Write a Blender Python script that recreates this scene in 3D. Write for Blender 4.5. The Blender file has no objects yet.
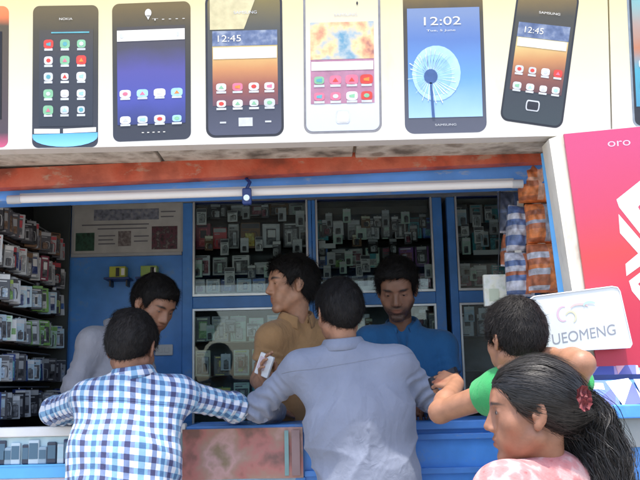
import bpy, bmesh, math, random
import numpy as np
from mathutils import Vector, Matrix

# ------------------------------------------------------------------ camera, sky, sun
S = bpy.context.scene
COL = S.collection
FPX = 850.0                       # focal length in pixels of a 640 px wide picture
PITCH, ROLL = math.radians(9.7), math.radians(-1.3)
CAM = Vector((0.0, 0.0, 1.3))
RC = Matrix.Rotation(math.pi / 2 + PITCH, 3, 'X') @ Matrix.Rotation(ROLL, 3, 'Z')
cd = bpy.data.cameras.new('camera')
cam = bpy.data.objects.new('camera', cd)
COL.objects.link(cam)
cam.matrix_world = Matrix.Translation(CAM) @ RC.to_4x4()
cd.sensor_width = 36.0
cd.lens = FPX / 640.0 * 36.0
cd.clip_start, cd.clip_end = 0.05, 2000
S.camera = cam

SUN_EL, SUN_AZ = math.radians(76), math.atan2(-0.22, -1.0)
sun_dir = Vector((math.sin(SUN_AZ) * math.cos(SUN_EL), math.cos(SUN_AZ) * math.cos(SUN_EL), math.sin(SUN_EL)))
W = bpy.data.worlds.new('World')
S.world = W
W.use_nodes = True
wn = W.node_tree
sky = wn.nodes.new('ShaderNodeTexSky')
sky.sky_type = 'NISHITA'
sky.sun_disc = False
sky.sun_elevation = SUN_EL
sky.sun_rotation = SUN_AZ
sky.air_density, sky.dust_density = 1.0, 2.5
wn.links.new(sky.outputs[0], wn.nodes['Background'].inputs[0])
wn.nodes['Background'].inputs[1].default_value = 0.15
ld = bpy.data.lights.new('sun', 'SUN')
ld.energy = 2.0
ld.angle = math.radians(0.6)
ld.color = (1.0, 0.95, 0.87)
sun = bpy.data.objects.new('sun', ld)
COL.objects.link(sun)
sun.rotation_euler = (-sun_dir).to_track_quat('-Z', 'Y').to_euler()
sun.location = (0, -6, 12)
S.view_settings.view_transform = 'Standard'
S.view_settings.look = 'None'
S.view_settings.exposure = 1.62
S.view_settings.gamma = 1.0
S.view_settings.use_curve_mapping = False
S.cycles.use_denoising = True
S.cycles.max_bounces = 10
S.cycles.transparent_max_bounces = 16
S.cycles.caustics_reflective = S.cycles.caustics_refractive = False

# ------------------------------------------------------------------ helpers
def at(px, py, Y):
    """world point seen at a pixel of the 640x480 photo, at distance Y"""
    d = RC @ Vector(((px - 320) / FPX, -(py - 240) / FPX, -1.0))
    return CAM + d * (Y / d.y)

def X(px, Y, py=300): return at(px, py, Y).x
def Z(py, Y, px=320): return at(px, py, Y).z

MATS = {}
def mat(name, col, rough=0.6, metal=0.0, var=0.12, scale=9.0, bump=0.0, bscale=120.0, stretch=(1, 1, 1), spec=0.5):
    if name in MATS: return MATS[name]
    m = bpy.data.materials.new(name)
    m.use_nodes = True
    nt = m.node_tree
    b = nt.nodes['Principled BSDF']
    b.inputs['Roughness'].default_value = rough
    b.inputs['Metallic'].default_value = metal
    b.inputs['Specular IOR Level'].default_value = spec
    tc = nt.nodes.new('ShaderNodeTexCoord')
    mp = nt.nodes.new('ShaderNodeMapping')
    mp.inputs['Scale'].default_value = stretch
    nt.links.new(tc.outputs['Object'], mp.inputs[0])
    if var > 0:
        n = nt.nodes.new('ShaderNodeTexNoise')
        n.inputs['Scale'].default_value = scale
        n.inputs['Detail'].default_value = 6
        nt.links.new(mp.outputs[0], n.inputs['Vector'])
        r = nt.nodes.new('ShaderNodeMapRange')
        r.inputs['From Min'].default_value, r.inputs['From Max'].default_value = 0.3, 0.7
        r.inputs['To Min'].default_value, r.inputs['To Max'].default_value = 1 - var, 1 + var
        nt.links.new(n.outputs[0], r.inputs[0])
        mx = nt.nodes.new('ShaderNodeMix')
        mx.data_type, mx.blend_type = 'RGBA', 'MULTIPLY'
        mx.inputs['Factor'].default_value = 1.0
        mx.inputs[6].default_value = (*col, 1)
        nt.links.new(r.outputs[0], mx.inputs[7])
        nt.links.new(mx.outputs[2], b.inputs['Base Color'])
    else:
        b.inputs['Base Color'].default_value = (*col, 1)
    if bump > 0:
        n2 = nt.nodes.new('ShaderNodeTexNoise')
        n2.inputs['Scale'].default_value = bscale
        n2.inputs['Detail'].default_value = 4
        nt.links.new(mp.outputs[0], n2.inputs['Vector'])
        bp = nt.nodes.new('ShaderNodeBump')
        bp.inputs['Strength'].default_value = bump
        bp.inputs['Distance'].default_value = 0.004
        nt.links.new(n2.outputs[0], bp.inputs['Height'])
        nt.links.new(bp.outputs[0], b.inputs['Normal'])
    MATS[name] = m
    return m

def grad_mat(name, stops, z0, z1, rough=0.5, var=0.08, scale=14.0, bump=0.0):
    """a colour ramp running up the sheet (object z between z0 and z1)"""
    m = mat(name, (0.5, 0.5, 0.5), rough, var=0, bump=bump, bscale=5)
    nt = m.node_tree
    b = nt.nodes['Principled BSDF']
    tc = nt.nodes.new('ShaderNodeTexCoord')
    sp = nt.nodes.new('ShaderNodeSeparateXYZ')
    nt.links.new(tc.outputs['Object'], sp.inputs[0])
    r = nt.nodes.new('ShaderNodeMapRange')
    r.inputs['From Min'].default_value, r.inputs['From Max'].default_value = z0, z1
    nt.links.new(sp.outputs['Z'], r.inputs[0])
    n = nt.nodes.new('ShaderNodeTexNoise')
    n.inputs['Scale'].default_value = scale
    n.inputs['Detail'].default_value = 5
    nt.links.new(tc.outputs['Object'], n.inputs['Vector'])
    ma = nt.nodes.new('ShaderNodeMath')
    ma.operation = 'MULTIPLY_ADD'
    nt.links.new(n.outputs[0], ma.inputs[0])
    ma.inputs[1].default_value = var
    nt.links.new(r.outputs[0], ma.inputs[2])
    cr = nt.nodes.new('ShaderNodeValToRGB')
    while len(cr.color_ramp.elements) < len(stops): cr.color_ramp.elements.new(0.5)
    for e, (p, c) in zip(cr.color_ramp.elements, stops):
        e.position = min(1, p + var / 2)
        e.color = (*c, 1)
    nt.links.new(ma.outputs[0], cr.inputs[0])
    nt.links.new(cr.outputs[0], b.inputs['Base Color'])
    return m

def blotch_mat(name, cols, scale=20.0, rough=0.5, bump=0.0):
    """a print or worn paint made of soft patches of several colours"""
    m = mat(name, (0.5, 0.5, 0.5), rough, var=0, bump=bump)
    nt = m.node_tree
    b = nt.nodes['Principled BSDF']
    tc = nt.nodes.new('ShaderNodeTexCoord')
    n = nt.nodes.new('ShaderNodeTexNoise')
    n.inputs['Scale'].default_value = scale
    n.inputs['Detail'].default_value = 4
    nt.links.new(tc.outputs['Object'], n.inputs['Vector'])
    cr = nt.nodes.new('ShaderNodeValToRGB')
    while len(cr.color_ramp.elements) < len(cols): cr.color_ramp.elements.new(0.5)
    for i, (e, c) in enumerate(zip(cr.color_ramp.elements, cols)):
        e.position = 0.32 + 0.36 * i / max(1, len(cols) - 1)
        e.color = (*c, 1)
    nt.links.new(n.outputs[0], cr.inputs[0])
    nt.links.new(cr.outputs[0], b.inputs['Base Color'])
    return m

def add_wear(m, col, scale=16.0, lo=.60, hi=.68, amount=.7, stretch=(1, 1, 1)):
    """scuffs and stains of another colour in patches of their own shape"""
    nt = m.node_tree; b = nt.nodes['Principled BSDF']
    src = b.inputs['Base Color'].links[0].from_socket
    tc = nt.nodes.new('ShaderNodeTexCoord'); mp = nt.nodes.new('ShaderNodeMapping'); mp.inputs['Scale'].default_value = stretch
    nt.links.new(tc.outputs['Object'], mp.inputs[0])
    n = nt.nodes.new('ShaderNodeTexNoise'); n.inputs['Scale'].default_value = scale; n.inputs['Detail'].default_value = 9; n.inputs['Roughness'].default_value = .68
    nt.links.new(mp.outputs[0], n.inputs['Vector'])
    r = nt.nodes.new('ShaderNodeMapRange'); r.inputs['From Min'].default_value, r.inputs['From Max'].default_value = lo, hi
    r.inputs['To Max'].default_value = amount
    nt.links.new(n.outputs[0], r.inputs[0])
    mx = nt.nodes.new('ShaderNodeMix'); mx.data_type = 'RGBA'
    nt.links.new(r.outputs[0], mx.inputs['Factor']); nt.links.new(src, mx.inputs[6]); mx.inputs[7].default_value = (*col, 1)
    nt.links.new(mx.outputs[2], b.inputs['Base Color'])
    return m

def glass_mat(name, tint=(0.9, 0.95, 0.95), rough=0.02, fac=None):
    m = bpy.data.materials.new(name)
    m.use_nodes = True
    nt = m.node_tree
    nt.nodes.clear()
    o = nt.nodes.new('ShaderNodeOutputMaterial')
    t = nt.nodes.new('ShaderNodeBsdfTransparent')
    t.inputs[0].default_value = (*tint, 1)
    g = nt.nodes.new('ShaderNodeBsdfGlossy')
    g.inputs['Roughness'].default_value = rough
    f = nt.nodes.new('ShaderNodeFresnel')
    f.inputs[0].default_value = 1.55
    mx = nt.nodes.new('ShaderNodeMixShader')
    nt.links.new(f.outputs[0], mx.inputs[0])
    nt.links.new(t.outputs[0], mx.inputs[1])
    nt.links.new(g.outputs[0], mx.inputs[2])
    nt.links.new(mx.outputs[0], o.inputs[0])
    MATS[name] = m
    return m

class MB:
    """collects shapes into one mesh"""
    def __init__(s): s.v, s.f, s.m, s.sm = [], [], [], []
    def add(s, vs, fs, mi=0, smooth=False):
        k = len(s.v)
        s.v += [tuple(v) for v in vs]
        for f in fs:
            s.f.append([i + k for i in f]); s.m.append(mi); s.sm.append(smooth)
        return s
    def poly(s, pts, mi=0): return s.add(pts, [list(range(len(pts)))], mi)
    def box(s, lo, hi, mi=0, M=None, bev=0.0):
        lo, hi = Vector(lo), Vector(hi)
        bm = bmesh.new()
        bmesh.ops.create_cube(bm, size=1.0)
        for v in bm.verts:
            v.co = Vector([(lo[i] + hi[i]) / 2 + v.co[i] * (hi[i] - lo[i]) for i in range(3)])
        if bev > 0:
            bmesh.ops.bevel(bm, geom=list(bm.edges), offset=bev, segments=2, affect='EDGES', profile=0.5)
        bm.verts.index_update()
        vs = [(M @ v.co) if M is not None else v.co.copy() for v in bm.verts]
        s.add(vs, [[v.index for v in f.verts] for f in bm.faces], mi)
        bm.free()
        return s
    def prism(s, pts, ext, mi=0, side=None):
        """closed polygon extruded by the vector ext"""
        n = len(pts); ext = Vector(ext)
        vs = [Vector(p) for p in pts] + [Vector(p) + ext for p in pts]
        s.add(vs, [list(range(n))[::-1], list(range(n, 2 * n))], mi)
        s.add(vs, [[i, (i + 1) % n, n + (i + 1) % n, n + i] for i in range(n)], mi if side is None else side)
        return s
    def tube(s, path, r, n=12, mi=0, caps=True):
        path = [Vector(p) for p in path]
        rr = r if isinstance(r, (list, tuple)) else [r] * len(path)
        vs, fs = [], []
        ref = None
        for i, p in enumerate(path):
            t = (path[min(i + 1, len(path) - 1)] - path[max(i - 1, 0)]).normalized()
            if ref is None:
                ref = Vector((0, 0, 1)) if abs(t.z) < 0.9 else Vector((1, 0, 0))
            a = (ref - t * ref.dot(t)).normalized()
            ref = a
            b = t.cross(a)
            for k in range(n):
                an = 2 * math.pi * k / n
                vs.append(p + (a * math.cos(an) + b * math.sin(an)) * rr[i])
        for i in range(len(path) - 1):
            for k in range(n):
                fs.append([i * n + k, i * n + (k + 1) % n, (i + 1) * n + (k + 1) % n, (i + 1) * n + k])
        s.add(vs, fs, mi, True)
        if caps:
            s.add(vs, [list(range(n))[::-1], [(len(path) - 1) * n + k for k in range(n)]], mi)
        return s
    def build(s, name, mats, parent=None, loc=None):
        me = bpy.data.meshes.new(name)
        off = Vector(loc) if loc is not None else Vector((0, 0, 0))
        me.from_pydata([tuple(Vector(v) - off) for v in s.v], [], s.f)
        ms = mats if isinstance(mats, (list, tuple)) else [mats]
        for m in ms: me.materials.append(m)
        me.polygons.foreach_set('material_index', s.m)
        me.polygons.foreach_set('use_smooth', s.sm)
        me.update()
        o = bpy.data.objects.new(name, me)
        COL.objects.link(o)
        if loc is not None: o.location = off
        if parent is not None:
            o.parent = parent
            if loc is not None: o.location = off - parent.location
            else: o.location = -parent.location
        return o

def tag(o, label=None, cat=None, group=None, kind=None):
    if label: o['label'] = label
    if cat: o['category'] = cat
    if group: o['group'] = group
    if kind: o['kind'] = kind
    return o

def thing(name, label, cat, loc, group=None):
    o = bpy.data.objects.new(name, None)
    o.empty_display_size = 0.1
    COL.objects.link(o)
    o.location = loc
    return tag(o, label, cat, group)

def text_mesh(name, body, mat_, origin, right, up, height, parent=None, width=None, extrude=0.0004, align='CENTER'):
    cu = bpy.data.curves.new(name + '_curve', 'FONT')
    cu.body = body
    cu.align_x, cu.align_y = align, 'CENTER'
    cu.size = 1.0
    cu.extrude = 0.0
    tmp = bpy.data.objects.new('tmp_text', cu)
    COL.objects.link(tmp)
    dg = bpy.context.evaluated_depsgraph_get()
    dg.update()
    me = bpy.data.meshes.new_from_object(tmp.evaluated_get(dg))
    bpy.data.objects.remove(tmp)
    bpy.data.curves.remove(cu)
    co = np.array([v.co[:] for v in me.vertices])
    h = np.ptp(co[:, 1]); w = np.ptp(co[:, 0])
    sy = height / h
    sx = (width / w) if width else sy
    right, up = Vector(right).normalized(), Vector(up).normalized()
    pl = parent.location if parent is not None else Vector((0, 0, 0))
    for v in me.vertices:
        v.co = Vector(origin) + right * (v.co.x * sx) + up * (v.co.y * sy) - pl
    me.materials.clear()
    me.materials.append(mat_)
    me.name = name
    o = bpy.data.objects.new(name, me)
    COL.objects.link(o)
    if parent is not None: o.parent = parent
    return o

def rrect(x0, y0, x1, y1, r, n=5):
    """rounded rectangle outline in picture pixels"""
    out = []
    for cx, cy, a0 in ((x1 - r, y0 + r, -90), (x1 - r, y1 - r, 0), (x0 + r, y1 - r, 90), (x0 + r, y0 + r, 180)):
        for i in range(n + 1):
            a = math.radians(a0 + 90 * i / n)
            out.append((cx + r * math.cos(a), cy + r * math.sin(a)))
    return out

def circ(cx, cy, r, n=14, ry=None):
    ry = r if ry is None else ry
    return [(cx + r * math.cos(2 * math.pi * i / n), cy + ry * math.sin(2 * math.pi * i / n)) for i in range(n)]

rng = random.Random(7)
ORD = ['first', 'second', 'third', 'fourth', 'fifth', 'sixth', 'seventh', 'eighth', 'ninth', 'tenth', 'eleventh', 'twelfth', 'thirteenth', 'fourteenth']
# ------------------------------------------------------------------ materials
M_asph = mat('asphalt', (0.33, 0.30, 0.26), 0.9, var=0.3, scale=3, bump=0.6, bscale=60)
M_conc = mat('concrete', (0.34, 0.32, 0.29), 0.85, var=0.25, scale=4, bump=0.4, bscale=50)
M_plaster = mat('old plaster', (0.36, 0.33, 0.28), 0.9, var=0.35, scale=6, bump=0.5, bscale=40)
M_soffit = blotch_mat('weathered board', [(0.12, 0.10, 0.08), (0.34, 0.30, 0.25), (0.5, 0.46, 0.40), (0.24, 0.20, 0.16)], 9, 0.9, 0.6)
M_redbeam = blotch_mat('worn orange red paint', [(0.20, 0.035, 0.014), (0.42, 0.065, 0.025), (0.46, 0.10, 0.05), (0.30, 0.055, 0.025)], 7, 0.55, 0.3)
M_blue = mat('blue gloss paint', (0.080, 0.30, 0.78), 0.38, var=0.16, scale=7, bump=0.15, bscale=30)
M_blue2 = mat('blue beam paint', (0.075, 0.25, 0.66), 0.45, var=0.18, scale=6, bump=0.2, bscale=40)
M_bluedk = mat('dark blue paint', (0.012, 0.035, 0.16), 0.4, var=0.2)
M_bluelt = mat('light blue paint', (0.11, 0.40, 0.78), 0.4, var=0.12)
M_sky = mat('cyan laminate', (0.12, 0.47, 0.85), 0.35, var=0.08)
M_white = mat('white paint', (0.78, 0.78, 0.77), 0.45, var=0.06)
M_offwh = mat('cream laminate', (0.72, 0.68, 0.58), 0.5, var=0.1)
M_alu = mat('aluminium trim', (0.70, 0.73, 0.75), 0.35, metal=0.6, var=0.1)
M_dark = mat('dark plastic', (0.02, 0.02, 0.023), 0.4, var=0.2)
M_brown = mat('dark brown wood', (0.07, 0.04, 0.025), 0.7, var=0.3, stretch=(1, 6, 6))
M_grey = mat('grey sheet metal', (0.30, 0.31, 0.32), 0.45, var=0.1)
M_greypl = mat('grey plastic', (0.45, 0.46, 0.48), 0.5, var=0.08)
M_black = mat('black print', (0.012, 0.012, 0.014), 0.4, var=0)
M_ink = mat('grey ink', (0.16, 0.16, 0.18), 0.5, var=0)
M_glass = glass_mat('showcase glass', (0.88, 0.94, 0.94))

add_wear(M_blue, (0.20, 0.33, 0.55), 7, .57, .66, .55)
add_wear(M_blue2, (0.30, 0.36, 0.45), 9, .58, .66, .6, (1, 1, 3))
add_wear(M_white, (0.40, 0.37, 0.32), 8, .60, .72, .5)
add_wear(M_offwh, (0.42, 0.38, 0.30), 6, .54, .68, .6, (2, 2, .6))
add_wear(M_redbeam, (0.34, 0.27, 0.20), 10, .58, .66, .6, (1, 1, 2))
# ------------------------------------------------------------------ ground and street
g = MB().poly([(-60, -80, 0), (60, -80, 0), (60, 60, 0), (-60, 60, 0)]).build('ground', M_asph)
tag(g, kind='structure')
pv = MB().box((-14, 2.55, -0.05), (14, 5.6, 0.11), bev=0.012).build('pavement', M_conc)
tag(pv, kind='structure')

# ------------------------------------------------------------------ the shop itself
YC = 3.62          # front of the counter
YB = 4.72          # front plane of the glass cabinets at the back
FL = 0.26          # shop floor
XL, XR = -1.62, 1.22
shop = thing('mobile_phone_shop', 'open blue fronted kiosk with counter, stained soffit and worn orange beam', 'shop', (0, 4.2, 0.11))
MB().box((XL - 0.1, YC + 0.02, 0.111), (XR + 0.1, 5.5, FL)).build('shop_floor', M_conc, shop)
MB().box((XL - 0.10, 3.47, FL + .002), (XL, 5.5, 2.338)).build('side_wall', M_plaster, shop)
MB().box((XR, 3.62, FL + .002), (XR + 0.10, 5.5, 2.338)).build('side_wall', M_plaster, shop)
MB().box((XL + .002, 5.3, FL + .002), (XR - .002, 5.4, 2.338)).build('back_wall', M_plaster, shop)
ZS = at(320, 147, 3.03).z
# soffit boards between the hoarding and the facade
so = MB()
for i in range(5):
    x0 = 0.89 - (i + 1) * 0.75
    so.box((x0 + .006, 3.075, ZS + 0.012 + .004 * (i % 2)), (x0 + 0.744, 3.40, ZS + 0.045 + .004 * (i % 2)), bev=.004)
so.build('soffit', M_soffit, shop)
MB().box((XL - .1, 3.426, 2.34), (XR + .1, 5.298, 2.397)).build('ceiling', mat('grimy ceiling', (0.55, 0.54, 0.50), 0.8, var=0.3), shop)
def beam(p0, p1, p2, p3, Y, th, m, name):
    """facade beam given by the picture corners TL, TR, BR, BL on the plane Y"""
    o = MB()
    pts = [at(*p, Y) for p in (p0, p1, p2, p3)]
    o.prism(pts, (0, th, 0))
    return o.build(name, m, shop)
beam((-90, 173), (548, 143.5), (548, 161), (-90, 192), 3.235, 0.06, M_redbeam, 'orange_beam')
beam((-90, 191.5), (546, 160.5), (546, 183), (-90, 204), 3.30, 0.12, M_blue2, 'blue_beam')
MB().box((-3.2, 3.40, 2.40), (3.2, 3.70, 3.6)).build('upper_wall', M_plaster, shop)
MB().box((-2.9, 3.424, ZS - .03), (XR + .1, 3.46, 2.338)).build('fascia_board', M_brown, shop)
# dark brown sheet standing for the underside shade at the beam end
o = MB(); o.prism([at(482, 142, 3.25), at(546, 140, 3.25), at(546, 162, 3.25), at(500, 164, 3.25)], (0, 0.03, 0))
o.build('beam_end_shade', M_brown, shop)

# tube light along the front, lit (a tube in daylight is only as bright as shaded white paint)
def tube_mat():
    m = mat('milky tube', (0.60, 0.585, 0.58), 0.25, var=0.04)
    b = m.node_tree.nodes['Principled BSDF']
    b.inputs['Emission Color'].default_value = (1, .97, .95, 1)
    b.inputs['Emission Strength'].default_value = .025
    return m
tl = thing('tube_light', 'long white tube light fixed under the blue beam', 'tube light', at(262, 194, 3.28))
a, b = at(18, 199.5, 3.28), at(515, 184, 3.28)
MB().tube([a, b], 0.0155, 14).build('tube', tube_mat(), tl)
ax = (b - a).normalized()
MB().tube([a - ax * .04, a + ax * .012], 0.0175, 14).build('end_cap', M_greypl, tl)
MB().tube([b - ax * .012, b + ax * .03], 0.0175, 14).build('end_cap', M_greypl, tl)
o = MB()
o.prism([a + Vector((0, .018, .012)), b + Vector((0, .018, .012)), b + Vector((0, .018, .028)), a + Vector((0, .018, .028))], (0, .02, 0))
o.build('batten', M_greypl, tl)

# dark bracket camera clipped to the tube
c0 = at(247, 196, 3.25)
cl = thing('clamp', 'small dark blue clamp hanging over the white tube light', 'clamp', c0)
MB().box(c0 + Vector((-.018, -.016, -.035)), c0 + Vector((.018, .016, .03)), bev=.006).build('clamp_body', M_bluedk, cl)
MB().tube([c0 + Vector((0, 0, .03)), c0 + Vector((.012, 0, .055)), c0 + Vector((-.004, .02, .075))], .007, 8).build('hook', M_bluedk, cl)
MB().tube([c0 + Vector((.0, -.026, -.012)), c0 + Vector((0, -.014, -.012))], .012, 12).build('screw_knob', M_alu, cl)

# ------------------------------------------------------------------ counter
ZC = 1.145         # counter top
xa, xb, xc, xd = X(-120, YC, 430), X(187, YC, 440), X(304, YC, 440), X(640, YC, 440)
ct = thing('shop_counter', 'long blue counter with a cyan glass showcase at its left end', 'counter', (0, YC, FL))
ct['label'] = 'long blue shop counter with a pale cyan phone display at its left end'
MB().box((xb, YC - 0.03, ZC - 0.035), (xd, 4.02, ZC), bev=.006).build('counter_top', M_blue2, ct)
MB().box((xa, YC - 0.035, ZC - 0.028), (xb - .002, YC + 0.02, ZC + 0.012), bev=.006).build('front_lip', M_white, ct)
MB().box((xa, YC + 0.022, ZC - 0.004), (xb - .002, 4.02, ZC + 0.004)).build('glass_top', M_glass, ct)
zg0 = Z(464, YC, 40)
MB().box((xa, YC - 0.006, zg0 + .0005), (xb - .002, YC + 0.002, ZC - 0.03)).build('display_panel', blotch_mat('pale cyan board', [(0.40, 0.60, 0.70), (0.50, 0.68, 0.76), (0.46, 0.62, 0.66)], 9, .4), ct)
MB().box((xa, YC - .026, zg0 - .006), (xb - .002, YC - .0062, zg0 + .0004)).build('phone_ledge', M_sky, ct)
MB().box((xa, YC + 0.003, zg0 - 0.012), (xb - .002, 4.0, zg0)).build('display_shelf', M_white, ct)
MB().box((xa, YC - 0.02, zg0 - 0.055), (xb - .002, YC + 0.0, zg0 - 0.0005), bev=.003).build('cyan_band', M_sky, ct)
MB().box((xa, YC - 0.012, FL), (xb - .002, YC + 0.0, zg0 - 0.056)).build('lower_panel', mat('pinkish laminate', (0.62, 0.55, 0.66), .45, var=.08), ct)
MB().box((xb, YC, FL), (xd, YC + 0.03, ZC - 0.036)).build('front_panel', M_blue, ct)
z1, z2 = Z(436, YC, 450), Z(470, YC, 450)
for zz in (z1, z2):
    MB().box((xc, YC - 0.022, zz - 0.012), (xd, YC - .0005, zz + 0.012), bev=.003).build('rail', M_blue2, ct)
for px in (300, 404, 505):
    x = X(px, YC, 450)
    MB().box((x - .02, YC - 0.018, FL), (x + .02, YC - .0005, z2 - 0.013), bev=.003).build('stile', M_blue, ct)
MB().box((xb, YC - 0.016, FL), (X(298, YC, 450), YC - .0005, Z(463, YC, 240)), bev=.003).build('kick_panel', mat('pale blue laminate', (0.36, 0.55, 0.74), .45), ct)

# faded cardboard sheet on the counter front
ps = thing('faded_poster', 'faded reddish brown poster sheet hung on the counter front', 'poster', (X(240, YC), YC - .01, ZC - .1))
zt, zb = ZC - 0.012, Z(478, YC, 240)
px0, px1 = X(184, YC, 440), X(303, YC, 440)
o = MB()
N = 14
vs, fs = [], []
for i in range(N + 1):
    for j in range(7):
        u, v = i / N, j / 6
        vs.append((px0 + (px1 - px0) * u, YC - 0.040 - 0.008 * math.sin(u * 9 + v * 2) * (1 - v) - .004 * math.sin(v * 7), zt + (zb - zt) * (1 - v)))
for i in range(N):
    for j in range(6):
        k = i * 7 + j
        fs.append([k, k + 7, k + 8, k + 1])
o.add(vs, fs, 0, True)
o.build('paper', blotch_mat('faded poster print', [(0.20, 0.10, 0.08), (0.42, 0.16, 0.14), (0.36, 0.22, 0.17), (0.50, 0.30, 0.28), (0.24, 0.17, 0.10)], 6.5, .55), ps)
for pa, pb, m in ((285, 289, mat('teal print', (0.20, 0.36, 0.36), .5)), (292, 300, mat('mauve print', (0.30, 0.20, 0.20), .5))):
    MB().poly([(X(pa, YC, 440), YC - .052, zt - .012), (X(pb, YC, 440), YC - .052, zt - .012), (X(pb, YC, 440), YC - .052, zb + .01), (X(pa, YC, 440), YC - .052, zb + .01)]).build('printed_stripe', m, ps)

# phones and covers standing inside the showcase
demo = [mat('phone black', (0.03, 0.045, 0.08), .25, var=0), mat('phone navy', (0.02, 0.04, 0.12), .3, var=0), mat('phone silver', (0.30, 0.42, 0.52), .3, var=0), mat('phone white', (0.52, 0.64, 0.72), .3, var=0)]
M_scr = mat('phone screen glass', (0.07, 0.16, 0.24), .08, var=0)
M_scr2 = mat('pale phone screen', (0.42, 0.62, 0.72), .15, var=0)
dn = ['black', 'navy', 'silver', 'white']
pos = [-24, -8, 2, 9, 17, 27, 35, 44, 53, 62, 70, 100, 118, 134, 150, 166]
for i, px in enumerate(pos):
    ci = [0, 3, 0, 2, 3, 0, 3, 2, 0, 3, 1, 3, 0, 2, 3, 1][i]
    x = X(px, YC, 450)
    w, h = ((.040, .088), (.034, .07), (.046, .098), (.030, .08))[(i * 7) % 4]
    y = YC - .019
    t = thing('demo_phone', f'{dn[ci]} demo phone standing {ORD[i] if i < 14 else ["fifteenth", "sixteenth"][i-14]} from the rack end on the counter front ledge', 'phone', (x, y, zg0 + .001), 'demo phones on the counter front')
    MB().box((x - w / 2, y, zg0 + .001), (x + w / 2, y + .012, zg0 + .001 + h), bev=.005).build('phone_body', demo[ci], t)
    MB().box((x - w * .4, y - .0015, zg0 + .022), (x + w * .4, y - .0002, zg0 + h - .012)).build('screen', M_scr2 if ci in (3,) and i % 2 else M_scr, t)

# ------------------------------------------------------------------ cabinets at the back
def bar(t, name, m, x0, x1, z0, z1, y0=YB, d=.045, bev=.004):
    return MB().box((x0, y0, z0), (x1, y0 + d, z1), bev=bev).build(name, m, t)
ZT, ZM0, ZM1 = Z(199, YB), Z(306, YB), Z(294, YB)
M_cabback = mat('cabinet lining', (0.17, 0.20, 0.22), .6, var=.3)
M_shelfglass = glass_mat('shelf glass', (0.80, 0.92, 0.90))
CAB = {}
def cabinet(key, label, pl, pr, rows_up, rows_lo, left_w=.05, right_w=.05, lining=M_cabback, lolining=None):
    x0, x1 = X(pl, YB), X(pr, YB)
    t = thing('glass_cabinet', label, 'cabinet', ((x0 + x1) / 2, YB, FL), 'glass fronted cabinets along the back wall')
    bar(t, 'stile', M_blue, x0, x0 + left_w, FL, 2.338)
    bar(t, 'stile', M_blue, x1 - right_w, x1, FL, 2.338)
    xi0, xi1 = x0 + left_w, x1 - right_w
    bar(t, 'top_rail', M_bluedk, xi0 + .001, xi1 - .001, ZT + .03, 2.338)
    bar(t, 'middle_rail', M_blue, xi0 + .001, xi1 - .001, ZM0, ZM1)
    bar(t, 'bottom_rail', M_blue, xi0 + .001, xi1 - .001, FL, FL + .5)
    for za, zb, nm in ((ZM1, ZT + .03, 'glass_door'), (FL + .5, ZM0, 'glass_door')):
        d = MB().box((xi0 + .012, YB + .012, za + .012), (xi1 - .012, YB + .017, zb - .012)).build(nm, M_glass, t)
        f = MB()
        for lo, hi in (((xi0 + .001, za + .001), (xi0 + .012, zb - .001)), ((xi1 - .012, za + .001), (xi1 - .001, zb - .001)),
                       ((xi0 + .012, za + .001), (xi1 - .012, za + .014)), ((xi0 + .012, zb - .012), (xi1 - .012, zb - .001))):
            f.box((lo[0], YB - .004, lo[1]), (hi[0], YB + .03, hi[1]))
        fo = f.build('door_trim', M_alu, t)
        fo.parent = d; fo.location = (0, 0, 0)
    MB().box((x0 + .002, YB + .30, FL), (x1 - .002, YB + .32, 2.338)).build('cabinet_back', lining, t)
    MB().box((x0 + .002, YB + .046, FL), (x0 + .014, YB + .299, 2.338)).build('cabinet_side', M_cabback, t)
    MB().box((x1 - .014, YB + .046, FL), (x1 - .002, YB + .299, 2.338)).build('cabinet_side', M_cabback, t)
    for z in rows_up + rows_lo:
        MB().box((xi0 - .03, YB + .05, z - .006), (xi1 + .03, YB + .298, z)).build('shelf', M_shelfglass, t)
    CAB[key] = (xi0, xi1)
    return t

def zl(py): return Z(py, YB + .1)
R2u, R2l = [zl(216), zl(248), zl(274), zl(291)], [zl(340), zl(374), zl(404)]
R3u, R3l = [zl(242), zl(270), zl(290.5)], [zl(340), zl(374), zl(404)]
R4u, R4l = [zl(228), zl(258), zl(290.5)], [zl(340), zl(374), zl(404)]
cabinet('mid', 'glass fronted blue cabinet directly right of the plain blue panel', 182, 313, R2u, R2l, .058, .02)
cabinet('wide', 'wide glass fronted blue cabinet behind the shopkeeper in the blue shirt', 313.4, 446, R3u, R3l, .02, .055)
cabinet('end', 'narrow glass fronted blue cabinet beside the hanging packets', 451, 545, R4u, R4l, .045, .02)
for key_, pa, pb, py in (('wide', 318, 378, 289.5), ('wide', 320, 337, 246), ('end', 476, 503, 256)):  # white strips added to stand for lamp reflections in the cabinet glass
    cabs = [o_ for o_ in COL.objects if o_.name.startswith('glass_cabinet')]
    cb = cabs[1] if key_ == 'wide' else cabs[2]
    MB().box((X(pa, YB + .03), YB + .0315, Z(py + 2.4, YB + .03)), (X(pb, YB + .03), YB + .0345, Z(py - 2.4, YB + .03))).build('lamp_reflection_strip', mat('white reflection strip', (.82, .84, .84), .25, var=.04), cb)
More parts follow.
